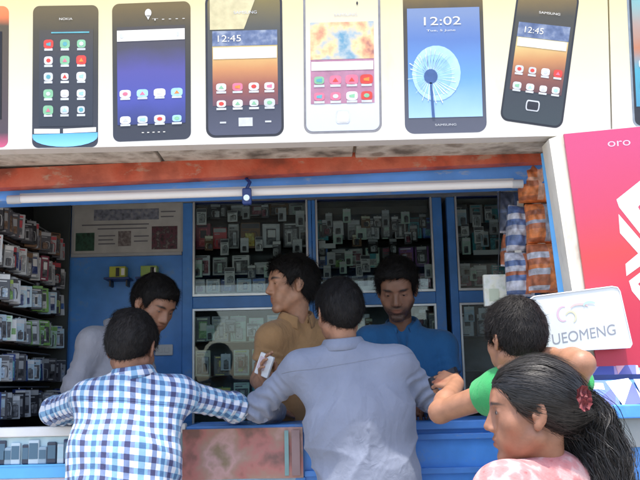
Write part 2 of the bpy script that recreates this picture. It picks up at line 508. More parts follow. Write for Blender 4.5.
# roller blind rolled up behind the wide cabinet's glass
xi0, xi1 = CAB['wide']
rb = thing('roller_blind', 'dark grey rolled blind at the top inside the wide cabinet', 'blind', ((xi0 + xi1) / 2, YB + .1, zl(207)))
MB().tube([(xi0 + .02, YB + .1, zl(206)), (xi1 - .02, YB + .1, zl(206))], .03, 14).build('roll', mat('blind cloth', (0.09, 0.085, 0.08), .8), rb)
MB().box((xi0 + .02, YB + .072, zl(216)), (xi1 - .02, YB + .078, zl(209))).build('blind_hem', mat('blind hem', (0.16, 0.15, 0.14), .8), rb)

# plain blue panel at the left of the cabinets, with the framed notice
x0, x1 = X(60, YB), X(181.6, YB)
bp_ = thing('plywood_partition', 'plain blue painted plywood partition beside the glass cabinets', 'panel', ((x0 + x1) / 2, YB, FL))
MB().box((x0, YB + .02, FL), (x1, YB + .05, 2.338)).build('panel_sheet', M_blue, bp_)
MB().box((X(60, YB), YB - .012, FL), (X(68, YB), YB + .0195, 2.338), bev=.003).build('edge_batten', mat('grey batten', (0.30, 0.32, 0.31), .6), bp_)

nx0, nx1, nz0, nz1 = X(72, YB), X(183, YB) - .012, Z(253, YB, 125), Z(203, YB, 125)
nb = thing('framed_notice', 'grey framed notice with printed text and pictures above the blue panel', 'notice', ((nx0 + nx1) / 2, YB, nz0))
M_paper = mat('greyed paper', (0.50, 0.50, 0.47), .6, var=.12, scale=12)
MB().box((nx0, YB + .002, nz0), (nx1, YB + .0185, nz1)).build('notice_sheet', M_paper, nb)
f = MB()
for lo, hi in (((nx0 - .012, nz0 - .018), (nx1 + .004, nz0)), ((nx0 - .012, nz1), (nx1 + .004, nz1 + .014)), ((nx0 - .012, nz0), (nx0, nz1)), ((nx1, nz0), (nx1 + .01, nz1))):
    f.box((lo[0], YB - .006, lo[1]), (hi[0], YB + .0187, hi[1]), bev=.002)
f.build('notice_frame', mat('grey notice frame', (0.42, 0.44, 0.45), .5), nb)
def patch(t, name, m, a, b, c, d, y=YB, off=.0004, th=.0012):
    """thin printed patch, picture box a..c x b..d"""
    return MB().box((X(a, y), y + off, Z(d, y, 125)), (X(c, y), y + off + th, Z(b, y, 125))).build(name, m, t)
patch(nb, 'printed_photo', blotch_mat('dark green print', [(0.01, 0.03, 0.02), (0.03, 0.10, 0.06), (0.02, 0.05, 0.03)], 30), 74, 232, 93, 250)
patch(nb, 'printed_photo', blotch_mat('dark maroon print', [(0.02, 0.015, 0.015), (0.12, 0.03, 0.05), (0.05, 0.04, 0.04), (0.2, 0.16, 0.15)], 40), 151, 227, 177, 250)
patch(nb, 'printed_photo', blotch_mat('blue grey print', [(0.10, 0.11, 0.13), (0.22, 0.24, 0.30), (0.33, 0.34, 0.36)], 40), 92, 209, 158, 220)
patch(nb, 'printed_photo', blotch_mat('small brown print', [(0.12, 0.09, 0.09), (0.30, 0.28, 0.26)], 60), 117, 231, 130, 246)
lines = MB()
for k, (py, xa_, xb_) in enumerate(((224, 80, 148), (228, 96, 146), (235, 97, 114), (239, 97, 112), (243, 97, 114), (236, 133, 148), (241, 133, 147), (212, 160, 175), (217, 160, 173))):
    lines.box((X(xa_, YB), YB + .0002, Z(py + 1, YB, 125)), (X(xb_, YB), YB + .0016, Z(py - .2, YB, 125)))
lines.build('printed_lines', M_ink, nb)

for i, (px, py, m) in enumerate(((120, 273, 'first'), (151, 272, 'second'))):
    x, z = X(px, YB), Z(279, YB, 125)
    c = (0.42, 0.46, 0.06) if i == 0 else (0.32, 0.48, 0.12)
    t = thing('small_carton', ['yellow green carton on the ledge, nearer the left rack', 'lime green carton on the ledge, nearer the glass cabinet'][i], 'carton', (x, YB - .05, z), 'cartons on the blue panel ledges')
    w = .045
    MB().box((x - w, YB - .075, z), (x + w, YB - .012, z + .062), bev=.003).build('box_body', mat(f'carton green {i}', c, .5), t)
    MB().box((x - .008 + .018 * i, YB - .0768, z + .006), (x + .012 + .018 * i, YB - .0752, z + .054)).build('printed_label', M_black, t)
    MB().box((x + .022, YB - .0768, z + .012), (x + .040, YB - .0752, z + .050)).build('printed_label', M_white, t)
    l = thing('wall_ledge', ['dark ledge under the yellow green carton', 'dark ledge under the lime green carton'][i], 'ledge', (x, YB, z - .012), 'small ledges on the blue panel')
    MB().box((x - .07, YB - .095, z - .012), (x + .07, YB + .0195, z - .0005), bev=.002).build('ledge_board', M_bluedk, l)
    MB().box((x - .05, YB - .05, z - .045), (x - .042, YB + .0195, z - .0125)).build('ledge_bracket', M_dark, l)
    MB().box((x + .042, YB - .05, z - .045), (x + .05, YB + .0195, z - .0125)).build('ledge_bracket', M_dark, l)
x, z = X(164, YB), Z(350, YB, 160)
t = thing('wall_switch', 'white switch plate low on the blue panel', 'switch', (x, YB, z), None)
MB().box((x - .05, YB + .004, z - .03), (x + .05, YB + .0195, z + .03), bev=.004).build('plate', M_white, t)
MB().box((x - .03, YB - .002, z - .014), (x - .006, YB + .0039, z + .014), bev=.002).build('rocker', M_white, t)
MB().box((x + .006, YB - .002, z - .014), (x + .03, YB + .0039, z + .014), bev=.002).build('rocker', M_white, t)

# ------------------------------------------------------------------ packs on the shelves
PAL = {
 'white': (0.66, 0.67, 0.66), 'cream': (0.62, 0.58, 0.44), 'black': (0.02, 0.02, 0.024), 'charcoal': (0.07, 0.07, 0.08), 'red': (0.40, 0.05, 0.06), 'maroon': (0.20, 0.04, 0.07),
 'blue': (0.06, 0.16, 0.46), 'navy': (0.02, 0.04, 0.16), 'teal': (0.05, 0.28, 0.33), 'green': (0.18, 0.36, 0.10), 'lime': (0.36, 0.50, 0.12), 'yellow': (0.55, 0.42, 0.08),
 'grey': (0.30, 0.31, 0.32), 'silver': (0.48, 0.50, 0.52), 'purple': (0.20, 0.08, 0.28), 'pale blue': (0.38, 0.50, 0.64), 'brown': (0.16, 0.09, 0.05), 'mint': (0.42, 0.56, 0.48)}
def pm(c): return mat('pack ' + c, tuple(min(.84, v * 1.45) for v in PAL[c]), .32, var=.14, scale=25)
def pw(c):
    a = PAL[c]
    k = lambda f, g=0: tuple(min(.8, v * f + g) for v in a)
    return MATS.get('print of ' + c) or blotch_mat('print of ' + c, [k(.35), k(1.3), k(.8, .05), k(1.7, .12), k(.6)], 46, .35)
def pack(name, label, cat, group, p, rz, w, h, d, base, window, stripe, tilt=0.0, style=0):
    """a carton or blister card with a printed window, a band and a strip; p = middle of the bottom edge"""
    Mx = Matrix.Translation(Vector(p)) @ Matrix.Rotation(rz, 4, 'Z') @ Matrix.Rotation(tilt, 4, 'X')
    o = MB()
    o.box((-w / 2, 0, 0), (w / 2, d, h), 0, Mx, bev=.002)
    e = -.0012
    if style == 0:      # phone picture on a carton
        o.box((-w * .28, e, h * .14), (w * .28, .0002, h * .80), 1, Mx)
        o.box((-w * .19, e * 2, h * .44), (w * .24, e, h * .74), 2, Mx)
        o.box((-w * .40, e, h * .04), (w * .12, .0002, h * .09), 2, Mx)
        o.box((-w * .40, e, h * .86), (w * .30, .0002, h * .93), 2, Mx)
    elif style == 1:    # blister card: clear dome over a dark accessory, header strip
        q = rng.uniform(-.16, .16); hh = rng.uniform(.40, .60)
        o.box((-w * .46, e, h * .78), (w * .46, .0002, h * .96), 2, Mx)
        o.box((w * (q - .24), e * 8, h * .08), (w * (q + .24), .0002, h * hh), 1, Mx, bev=.004)
        o.tube([Mx @ Vector((w * a_, e * 3, h * b_)) for a_, b_ in ((q, hh), (q + .10, hh + .06), (.30 if q < 0 else -.30, hh + .03), (.36 if q < 0 else -.36, hh - .16), (.30 if q < 0 else -.30, .12))], .0022, 5, 2)
        o.box((-w * .40, e, h * .68), (w * rng.uniform(-.1, .3), .0002, h * .72), 2, Mx)
        o.tube([Mx @ Vector((0, d / 2, h * .97)), Mx @ Vector((0, d / 2, h * 1.05))], .003, 6, 2)
    elif style == 2:    # framed cover: pale rim around a picture
        q = rng.uniform(-.12, .12)
        o.box((-w * .40, e, h * .10), (w * .40, .0002, h * .74), 1, Mx)
        o.box((w * (q - .16), e * 2, h * .16), (w * (q + .12), e, h * .66), 2, Mx, bev=.0004)
        o.box((w * (q - .12), e * 3, h * .24), (w * (q + .08), e * 2, h * .58), 0, Mx)
        o.box((-w * .40, e, h * .80), (w * .05, .0002, h * .86), 1, Mx)
        o.box((-w * .40, e, h * .90), (w * .32, .0002, h * .95), 2, Mx)
    else:               # bottle-like pouch with a band and a dark cap
        o.box((-w * .5 + .004, e, h * .30), (w * .5 - .004, .0002, h * .58), 1, Mx)
        o.tube([Mx @ Vector((0, d / 2, h)), Mx @ Vector((0, d / 2, h * 1.12))], w * .22, 10, 2)
    ob = o.build(name, [pm(base), pw(window), pm(stripe)], None, loc=p)
    tag(ob, label, cat, group)
    return ob

def shelf_row(key, cabname, zrow, zi, pxs, hpx, specs, group, shelfname, y=YB + .062):
    for i, (px, sp) in enumerate(zip(pxs, specs)):
        base, win, st, style, wpx = sp[:5]
        w = wpx / 181.0
        h = hpx / 181.0 * (1 if len(sp) < 6 else sp[5])
        yy = y + .012 * ((i * 7 + zi * 3) % 3)
        pack('phone_pack', f'{base} and {win} pack, {ORD[i]} from left on {shelfname} shelf of {cabname}', 'pack', group,
             (X(px, yy), yy, zrow + .001), rng.uniform(-.14, .14), w, h, .03, base, win, st, 0.0, style)
G2 = 'packs in the cabinet beside the blue panel'
nm = 'cabinet beside blue panel'
shelf_row('mid', nm, R2u[0], 0, [203, 219, 238, 258, 280, 299], 13, [('black', 'brown', 'charcoal', 0, 16), ('charcoal', 'grey', 'black', 2, 15), ('grey', 'charcoal', 'silver', 1, 14), ('black', 'maroon', 'grey', 0, 18), ('brown', 'black', 'grey', 2, 20), ('grey', 'mint', 'charcoal', 0, 18)], G2, 'top')
shelf_row('mid', nm, R2u[1], 1, [203, 220, 234, 251, 272, 292, 305], 27, [('maroon', 'red', 'black', 0, 15), ('red', 'maroon', 'grey', 1, 14, .85), ('grey', 'charcoal', 'silver', 2, 11), ('brown', 'yellow', 'charcoal', 1, 20), ('silver', 'charcoal', 'white', 0, 18, .95), ('charcoal', 'grey', 'white', 2, 16), ('grey', 'black', 'silver', 1, 10)], G2, 'second')
shelf_row('mid', nm, R2u[2], 2, [202, 220, 241, 263, 283, 301], 21, [('silver', 'maroon', 'black', 2, 16), ('grey', 'charcoal', 'mint', 2, 15, .9), ('white', 'charcoal', 'grey', 2, 18), ('white', 'grey', 'silver', 1, 17, .6), ('teal', 'charcoal', 'silver', 0, 16), ('charcoal', 'grey', 'black', 2, 15)], G2, 'third')
shelf_row('mid', nm, R2u[3], 3, [199, 213, 228, 244, 259, 276, 294], 14, [('silver', 'purple', 'white', 1, 12), ('white', 'pale blue', 'charcoal', 2, 14), ('navy', 'blue', 'silver', 0, 14), ('pale blue', 'white', 'navy', 2, 15), ('silver', 'white', 'blue', 1, 13), ('white', 'grey', 'blue', 0, 15), ('charcoal', 'grey', 'silver', 2, 16)], G2, 'fourth')
shelf_row('mid', nm, R2l[0], 4, [203, 220, 238, 256, 274, 294], 26, [('charcoal', 'green', 'cream', 0, 15), ('grey', 'cream', 'charcoal', 2, 17), ('mint', 'white', 'grey', 1, 16), ('mint', 'silver', 'white', 2, 15, .9), ('white', 'mint', 'pale blue', 0, 14), ('silver', 'mint', 'white', 1, 16)], G2, 'fifth')
shelf_row('mid', nm, R2l[1], 5, [203, 222, 241, 259, 277, 296], 26, [('cream', 'charcoal', 'grey', 2, 15), ('charcoal', 'brown', 'yellow', 0, 17, .8), ('mint', 'grey', 'lime', 2, 16), ('pale blue', 'silver', 'lime', 1, 15), ('grey', 'charcoal', 'silver', 0, 14), ('silver', 'mint', 'white', 1, 16)], G2, 'sixth')
shelf_row('mid', nm, R2l[2], 6, [203, 222, 241, 259, 277, 296], 23, [('brown', 'cream', 'green', 0, 15), ('green', 'brown', 'yellow', 1, 17, .8), ('mint', 'charcoal', 'grey', 2, 16), ('teal', 'charcoal', 'silver', 1, 15), ('charcoal', 'grey', 'silver', 0, 14), ('silver', 'mint', 'white', 1, 16)], G2, 'seventh')
G3 = 'packs in the wide cabinet'
nm = 'wide cabinet'
shelf_row('wide', nm, R3u[0], 0, [324, 340, 356, 374, 389, 403, 418, 431], 22, [('teal', 'charcoal', 'mint', 0, 12), ('charcoal', 'mint', 'white', 2, 13), ('grey', 'charcoal', 'silver', 1, 13), ('silver', 'grey', 'charcoal', 2, 15), ('charcoal', 'grey', 'mint', 0, 11), ('white', 'charcoal', 'grey', 2, 11), ('teal', 'pale blue', 'charcoal', 1, 13), ('blue', 'teal', 'navy', 0, 10)], G3, 'top')
shelf_row('wide', nm, R3u[1], 1, [323, 340, 357, 374, 391, 408, 424], 21, [('blue', 'navy', 'white', 0, 12), ('charcoal', 'green', 'grey', 1, 15), ('grey', 'maroon', 'white', 2, 14), ('mint', 'grey', 'teal', 0, 14), ('charcoal', 'grey', 'maroon', 1, 14), ('purple', 'maroon', 'silver', 2, 15), ('purple', 'silver', 'charcoal', 0, 14)], G3, 'second')
shelf_row('wide', nm, R3u[2], 2, [324, 341, 358, 375, 392, 409, 425], 14, [('navy', 'blue', 'grey', 0, 14), ('mint', 'charcoal', 'grey', 1, 14), ('charcoal', 'grey', 'mint', 2, 14), ('grey', 'charcoal', 'silver', 0, 14), ('charcoal', 'brown', 'grey', 1, 14), ('brown', 'charcoal', 'maroon', 2, 14), ('maroon', 'grey', 'charcoal', 0, 14)], G3, 'third')
shelf_row('wide', nm, R3l[0], 3, [326, 344, 362, 420, 433], 25, [('pale blue', 'white', 'teal', 0, 14), ('mint', 'white', 'grey', 2, 15), ('silver', 'pale blue', 'white', 1, 14), ('charcoal', 'black', 'grey', 0, 13), ('black', 'charcoal', 'cream', 2, 11)], G3, 'fourth')
shelf_row('wide', nm, R3l[1], 4, [326, 344, 362, 380, 400, 420, 433], 24, [('teal', 'white', 'mint', 0, 14), ('mint', 'grey', 'white', 2, 15), ('pale blue', 'silver', 'white', 1, 14), ('black', 'charcoal', 'grey', 0, 13), ('charcoal', 'black', 'cream', 2, 11), ('black', 'grey', 'white', 1, 14), ('grey', 'black', 'white', 0, 10)], G3, 'fifth')
G4 = 'packs in the narrow cabinet'
nm = 'narrow cabinet'
shelf_row('end', nm, R4u[0], 0, [466, 481, 497, 514], 20, [('charcoal', 'grey', 'black', 2, 12), ('grey', 'charcoal', 'teal', 0, 13), ('teal', 'charcoal', 'grey', 1, 14), ('navy', 'charcoal', 'grey', 0, 13)], G4, 'top')
shelf_row('end', nm, R4u[1], 1, [466, 482, 499, 516], 22, [('charcoal', 'white', 'grey', 1, 12), ('teal', 'grey', 'charcoal', 0, 13), ('charcoal', 'teal', 'grey', 2, 14), ('grey', 'navy', 'charcoal', 0, 13)], G4, 'second')
shelf_row('end', nm, R4u[2], 2, [466, 482, 500, 517], 22, [('maroon', 'charcoal', 'silver', 0, 13), ('grey', 'maroon', 'white', 1, 13), ('teal', 'grey', 'white', 2, 14), ('charcoal', 'teal', 'grey', 0, 13)], G4, 'third')
shelf_row('end', nm, R4l[0], 3, [466, 482, 500, 517], 23, [('silver', 'white', 'charcoal', 0, 13), ('charcoal', 'grey', 'white', 1, 13), ('teal', 'grey', 'white', 2, 14), ('grey', 'teal', 'charcoal', 0, 13)], G4, 'fourth')

# cream carton hanging below the packets
cs = thing('cream_carton', 'cream printed carton hanging below the dark packets by the narrow cabinet', 'carton', at(498, 306, 3.5))
q0, q1 = at(485, 306, 3.5), at(511, 274, 3.5)
MB().box((q0.x, 3.5, q0.z), (q1.x, 3.525, q1.z), bev=.002).build('carton_body', blotch_mat('cream sheet print', [(0.60, 0.58, 0.42), (0.74, 0.73, 0.60), (0.72, 0.72, 0.66), (0.54, 0.58, 0.46)], 22, .6), cs)
MB().box((q0.x + .02, 3.4975, q0.z + .02), (q0.x + .06, 3.4995, q0.z + .07)).build('printed_panel', mat('carton print', (.50, .54, .40), .6), cs)
MB().tube([at(498, 274, 3.512), at(499, 250, 3.512), at(500, 186, 3.52)], .0025, 6).build('string', M_dark, cs)
# ------------------------------------------------------------------ rack on the left side wall
XK = XL + .004
rk = thing('wall_rack', 'dark wall rack of shelves crammed with packs on the left side', 'rack', (XK + .1, 4.0, FL))
rows = [zz for zz in (2.02, 1.865, 1.71, 1.535, 1.36, 1.19)]
Y0, Y1 = 3.52, 4.66
MB().box((XK, Y0, FL), (XK + .015, Y1, 2.33)).build('rack_back', M_dark, rk)
for z in rows:
    MB().box((XK + .016, Y0, z - .012), (XK + .15, Y1, z), bev=.002).build('shelf_board', M_brown, rk)
MB().box((XK + .016, Y1 + .001, FL), (XK + .22, Y1 + .02, 2.33)).build('rack_end', mat('rack end panel', (0.05, 0.06, 0.06), .6), rk)
GR = 'accessory packs on the left wall rack'
rnames = ['top', 'second', 'third', 'fourth', 'fifth', 'lowest']
schemes = [
 [('charcoal', 'brown', 'grey'), ('black', 'charcoal', 'grey'), ('grey', 'charcoal', 'red'), ('brown', 'charcoal', 'black'), ('charcoal', 'grey', 'silver')],
 [('maroon', 'charcoal', 'white'), ('grey', 'charcoal', 'white'), ('charcoal', 'grey', 'brown'), ('grey', 'navy', 'white'), ('black', 'grey', 'red'), ('silver', 'grey', 'red')],
 [('pale blue', 'navy', 'white'), ('silver', 'blue', 'charcoal'), ('charcoal', 'pale blue', 'white'), ('green', 'lime', 'white'), ('grey', 'green', 'lime'), ('charcoal', 'lime', 'silver'), ('green', 'white', 'charcoal')],
 [('silver', 'charcoal', 'blue'), ('grey', 'charcoal', 'silver'), ('white', 'green', 'charcoal'), ('green', 'charcoal', 'white'), ('mint', 'charcoal', 'green'), ('charcoal', 'pale blue', 'grey'), ('pale blue', 'charcoal', 'silver')],
 [('pale blue', 'charcoal', 'white'), ('charcoal', 'black', 'grey'), ('silver', 'grey', 'mint'), ('grey', 'pale blue', 'charcoal'), ('mint', 'grey', 'charcoal'), ('navy', 'teal', 'silver')],
 [('silver', 'charcoal', 'grey'), ('charcoal', 'grey', 'pale blue'), ('grey', 'charcoal', 'white'), ('navy', 'charcoal', 'white'), ('black', 'charcoal', 'grey')]]
ORD += ['fifteenth', 'sixteenth', 'seventeenth', 'eighteenth', 'nineteenth', 'twentieth', 'twenty-first']
for r, z in enumerate(rows):
    n = 21
    for i in range(n):
        yy = Y0 + .03 + i * (Y1 - Y0 - .06) / (n - 1) + rng.uniform(-.006, .006)
        c = rng.choice(schemes[r])
        st = rng.choice([1, 1, 2, 0, 3] if r in (2, 3) else [1, 1, 2, 0])
        h = rng.uniform(.095, .130)
        p_ = pack('accessory_pack', f'{c[0]} and {c[1]} pack, {ORD[n - 1 - i]} from the blue panel on {rnames[r]} rack shelf', 'pack', GR,
             (XK + .185 + rng.uniform(-.012, .022), yy, z - rng.uniform(.0, .012)), math.radians(46 + rng.uniform(-12, 12)), rng.uniform(.046, .064), h, .022, c[0], c[1], c[2], math.radians(rng.uniform(-8, 5)), st)
        p_.rotation_euler.y = 0
    hk = MB()
    hk.tube([(XK + .14, Y0 + .02, z + .135), (XK + .14, Y1 - .02, z + .135)], .004, 6)
    hk.build('hang_wire', M_grey, rk)

# small blister packs hung close behind the cabinet glass, between the shelf rows
def hung(key, cabname, py, pxs, rowname, group):
    for i, px in enumerate(pxs):
        yy = YB + .036 + .006 * (i % 2)
        c = rng.choice([('silver', 'charcoal', 'white'), ('charcoal', 'grey', 'white'), ('white', 'grey', 'charcoal'), ('grey', 'black', 'silver'), ('mint', 'charcoal', 'white'), ('black', 'silver', 'grey'), ('pale blue', 'charcoal', 'white'), ('brown', 'charcoal', 'cream'), ('charcoal', 'maroon', 'silver')])
        h = rng.uniform(.065, .10)
        zz = Z(py + rng.uniform(-5, 5), yy) - h
        pack('hanging_pack', f'small {c[0]} hanging pack, {ORD[i]} from left, {rowname} row, {cabname}', 'pack', group,
             (X(px + rng.uniform(-3, 3), yy), yy, zz), rng.uniform(-.25, .25), rng.uniform(.038, .06), h, .012, c[0], c[1], c[2], rng.uniform(-.08, .06), 1)
hung('mid', 'cabinet beside blue panel', 206, [201, 215, 232, 248, 266, 284, 301], 'upper', G2)
hung('mid', 'cabinet beside blue panel', 236, [208, 226, 243, 262, 279, 297], 'middle', G2)
hung('mid', 'cabinet beside blue panel', 262, [200, 229, 251, 268], 'lower', G2)
hung('mid', 'cabinet beside blue panel', 318, [212, 230, 250], 'door', G2)
hung('mid', 'cabinet beside blue panel', 352, [202, 228, 243], 'bottom', G2)
hung('wide', 'wide cabinet', 222, [326, 343, 362, 381, 399, 418], 'upper', G3)
hung('wide', 'wide cabinet', 252, [331, 349, 367, 424], 'middle', G3)
hung('wide', 'wide cabinet', 212, [333, 352, 371, 390, 409, 428], 'top', G3)
hung('wide', 'wide cabinet', 236, [322, 338, 357, 376, 395, 413], 'centre', G3)
hung('wide', 'wide cabinet', 262, [327, 344, 361, 428], 'lower', G3)
hung('wide', 'wide cabinet', 316, [330, 348, 366, 424], 'door', G3)
hung('end', 'narrow cabinet', 226, [466, 482, 497], 'centre', G4)
hung('end', 'narrow cabinet', 266, [464, 476], 'lower', G4)
hung('end', 'narrow cabinet', 214, [464, 479, 494], 'upper', G4)
hung('end', 'narrow cabinet', 240, [470, 487], 'middle', G4)
hung('end', 'narrow cabinet', 314, [466, 480], 'door', G4)

# ------------------------------------------------------------------ hoarding with printed phones
YH = 3.0
def hp(px, py, layer=0): return at(px, py, YH - .0005 * layer)
bb = thing('billboard', 'long cream billboard printed with a row of smartphones above the shop front', 'billboard', (0, YH, ZS))
zt0, zb0 = 0.0, -140.0
zl_, zh_ = at(320, 140, YH).z, at(320, 0, YH).z
M_board = grad_mat('cream to yellow vinyl', [(0, (0.60, 0.585, 0.55)), (0.25, (0.60, 0.575, 0.47)), (0.7, (0.60, 0.54, 0.34)), (1, (0.58, 0.49, 0.23))], zl_ - .02, zh_ + .1, .42, .12, 5, .5)  # vinyl colour runs from cream at the foot to yellow higher up
add_wear(M_board, (0.42, 0.38, 0.26), 4, .56, .74, .45, (2.2, 1, .7))
o = MB()
o.prism([hp(-260, 156), hp(611.0, 134.5), hp(603.6, -160), hp(-260, -150)][::1], (0, .07, 0))
o.build('board_panel', M_board, bb)
o = MB()
o.prism([hp(612.6, 134.5), hp(900, 127), hp(900, -168), hp(605.2, -160)], (0, .07, 0))
o.build('board_panel', M_board, bb)

C = lambda n, c, r=.55: mat('print ' + n, c, r, var=.14, scale=30, spec=.25)
P_blk, P_dk, P_wh = C('black', (0.012, 0.013, 0.018)), C('charcoal', (0.028, 0.031, 0.04)), C('white', (0.62, 0.61, 0.56))
P_red, P_or, P_yel, P_pink = C('red', (0.55, 0.06, 0.05)), C('orange', (0.62, 0.22, 0.05)), C('yellow', (0.70, 0.52, 0.16)), C('pink', (0.62, 0.16, 0.24))
P_blu, P_sky, P_grn, P_teal, P_sil = C('blue', (0.05, 0.22, 0.62)), C('sky', (0.30, 0.52, 0.78)), C('green', (0.20, 0.42, 0.26)), C('teal', (0.10, 0.33, 0.38)), C('silver', (0.48, 0.50, 0.52))
P_wht = C('icon white', (0.60, 0.60, 0.62))
ICONS = [P_wht, P_sil, P_red, P_sky, P_grn, P_pink, P_teal, P_or]
def quadmap(tl, tr, br, bl):
    """maps unit square (u right, v down) to picture pixels"""
    def f(u, v):
        a = (tl[0] + (tr[0] - tl[0]) * u, tl[1] + (tr[1] - tl[1]) * u)
        b = (bl[0] + (br[0] - bl[0]) * u, bl[1] + (br[1] - bl[1]) * u)
        return (a[0] + (b[0] - a[0]) * v, a[1] + (b[1] - a[1]) * v)
    return f
def flat(o, f, pts, layer, mi=0):
    o.poly([hp(*f(u, v), layer) for u, v in pts][::-1], mi)
def zr(f):
    return hp(*f(.5, 1)).z, hp(*f(.5, 0)).z
def phone(f, aspect, body_m, rim_m=None, rad=.10):
    o = MB()
    def rr(i, r): return [(x, y) for x, y in rrect(i, i / aspect, 1 - i, 1 - i / aspect, 1e-9, 1)] if r == 0 else [(px, py / aspect) for px, py in rrect(i, i, 1 - i, aspect - i, r, 6)]
    flat(o, f, rr(0, rad), 1, 0)
    if rim_m is not None: flat(o, f, rr(.03, rad * .8), 2, 1)
    return o.build('printed_phone', [body_m] + ([rim_m] if rim_m is not None else []), bb)
def sub(o, name, mats, par):
    ob = o.build(name, mats, bb)
    ob.parent = par; ob.location = (0, 0, 0)
    return ob
def icons(f, par, us, vs, du, dv, layer, seed, pool=range(8)):
    r = random.Random(seed); pool = list(pool)
    for v in vs:
        for u in us:
            o = MB()
            k = r.choice(pool); j = r.uniform(.8, 1.1)
            flat(o, f, [(u + a * du * j, v + b * dv * j) for a, b in rrect(-1, -1, 1, 1, .6, 3)], layer, k)
            k2 = (k + 1 + r.randrange(5)) % len(ICONS)
            sh = r.randrange(3)
            g_ = [(u + a * du * .5, v + b * dv * .5) for a, b in (circ(0, 0, 1, 8) if sh == 0 else [(-1, -.4), (1, -.9), (.9, .9), (-.9, .6)] if sh == 1 else [(-1, .8), (0, -1), (1, .8)])]
            flat(o, f, g_, layer + 1, k2)
            flat(o, f, [(u - du * .9, v + dv * 1.02), (u + du * .9, v + dv * 1.02), (u + du * .9, v + dv * 1.55), (u - du * .9, v + dv * 1.55)], layer, 7 if False else 1)
            sub(o, 'app_icon', ICONS, par)
def screen(f, par, u0, v0, u1, v1, m, name='screen', layer=3):
    o = MB(); flat(o, f, [(u0, v0), (u1, v0), (u1, v1), (u0, v1)], layer)
    return sub(o, name, m, par)
def words(f, par, s, u, v, hv, wu, m=None, layer=5):
    p = hp(*f(u, v), layer); r = hp(*f(u + .2, v), layer) - p; up = p - hp(*f(u, v + .1), layer)
    H = (hp(*f(u, v - hv / 2), layer) - hp(*f(u, v + hv / 2), layer)).length
    Wd = (hp(*f(u + wu / 2, v), layer) - hp(*f(u - wu / 2, v), layer)).length
    t = text_mesh('lettering', s, m or P_wh, p, r, up, H, None, Wd)
    t.parent = par; t.location = (0, 0, 0)
    return t
def body_grad(n, f, top=(0.15, 0.105, 0.03), mid=(0.025, 0.025, 0.027), bot=(0.025, 0.028, 0.042)):  # brown top is warm glare tinted into the body colour
    z0, z1 = zr(f)
    return grad_mat('glare tinted phone print ' + n, [(0, bot), (.45, mid), (.8, (0.05, 0.04, 0.018)), (1, top)], z0, z1, .4, .06, 20)

# red edged phone cut by the picture edge
f = quadmap((-58, 6), (9, 6), (8, 147), (-58, 150)); A = 2.15
p = phone(f, A, grad_mat('red rim print', [(0, (0.55, 0.08, 0.18)), (.1, (0.06, 0.04, 0.05)), (.85, (0.07, 0.05, 0.02)), (.93, (0.66, 0.16, 0.04)), (1, (0.66, 0.18, 0.05))], *zr(f), .4, .03))
p['label'] = 'printed phone with orange red ends'
screen(f, p, .12, .18, .90, .80, P_blk)
icons(f, p, (.26, .5, .74), (.26, .38, .5, .62, .74), .07, .03, 5, 3)
# black phone with the blue chin
f = quadmap((33, 6), (98.5, 5), (98, 147), (32, 148)); A = 2.15
p = phone(f, A, body_grad('a', f, (0.10, 0.07, 0.02)))
p['label'] = 'printed black phone with a blue chin'
words(f, p, 'NOKIA', .50, .095, .016, .2)
screen(f, p, .10, .17, .92, .85, grad_mat('night wallpaper', [(0, (0.014, 0.02, 0.032)), (.6, (0.03, 0.032, 0.042)), (1, (0.07, 0.052, 0.02))], zr(f)[0], zr(f)[1], .4, .05))  # brown glare carried into the top of the screen colour
screen(f, p, .28, .185, .86, .195, P_teal, 'status_line', 5)
icons(f, p, (.24, .49, .74), (.27, .385, .50, .62, .735), .07, .03, 5, 11, (0, 1, 1, 2, 4, 0))
o = MB(); flat(o, f, [(.03, .865), (.42, .868), (.42, .90), (.03, .90)], 4); flat(o, f, [(.47, .868), (.97, .86), (.97, .893), (.47, .90)], 4)
sub(o, 'key_strip', P_wh, p)
o = MB(); flat(o, f, [(.006, .905), (.994, .897)] + [(.5 + .494 * math.cos(a), .925 + .07 * math.sin(a)) for a in [math.pi * i / 12 for i in range(13)]], 3)
sub(o, 'chin', grad_mat('chin blue print', [(0, (0.22, 0.55, 0.85)), (1, (0.06, 0.30, 0.72))], *[zr(f)[0], zr(f)[0] + .07], .3, .1), p)
# dark phone with the violet wallpaper
f = quadmap((112, 4), (190.5, 1), (191, 139), (113, 142)); A = 1.76
p = phone(f, A, body_grad('b', f, (0.12, 0.08, 0.018)), None, .09)
p['label'] = 'printed dark phone with a violet wallpaper'
z0, z1 = zr(f)
screen(f, p, .06, .17, .93, .88, grad_mat('violet wallpaper', [(.1, (0.02, 0.03, 0.12)), (.3, (0.05, 0.06, 0.30)), (.5, (0.065, 0.06, 0.26)), (.66, (0.05, 0.045, 0.065)), (.9, (0.05, 0.04, 0.02))], z0, z1, .4, .10, 10))  # upper brown repeats the glare tint of the body
o = MB(); flat(o, f, circ(.46, .075, .042, 14, .03), 4); flat(o, f, [(.43, .09), (.49, .09), (.46, .125)], 4)
sub(o, 'emblem', P_wh, p)
words(f, p, 'T \u2022 \u2022 \u2022 \u2022', .72, .125, .014, .42)
screen(f, p, .06, .195, .925, .275, P_wh, 'search_bar', 5)
o = MB(); flat(o, f, circ(.12, .235, .03, 8, .018), 6); flat(o, f, [(.82, .22), (.85, .22), (.85, .25), (.82, .25)], 6)
sub(o, 'search_glyph', P_sil, p)
icons(f, p, (.16, .38, .60, .82), (.655, .845), .07, .028, 5, 5, (0, 1, 0, 3))
words(f, p, '- - - - -', .52, .935, .006, .3)
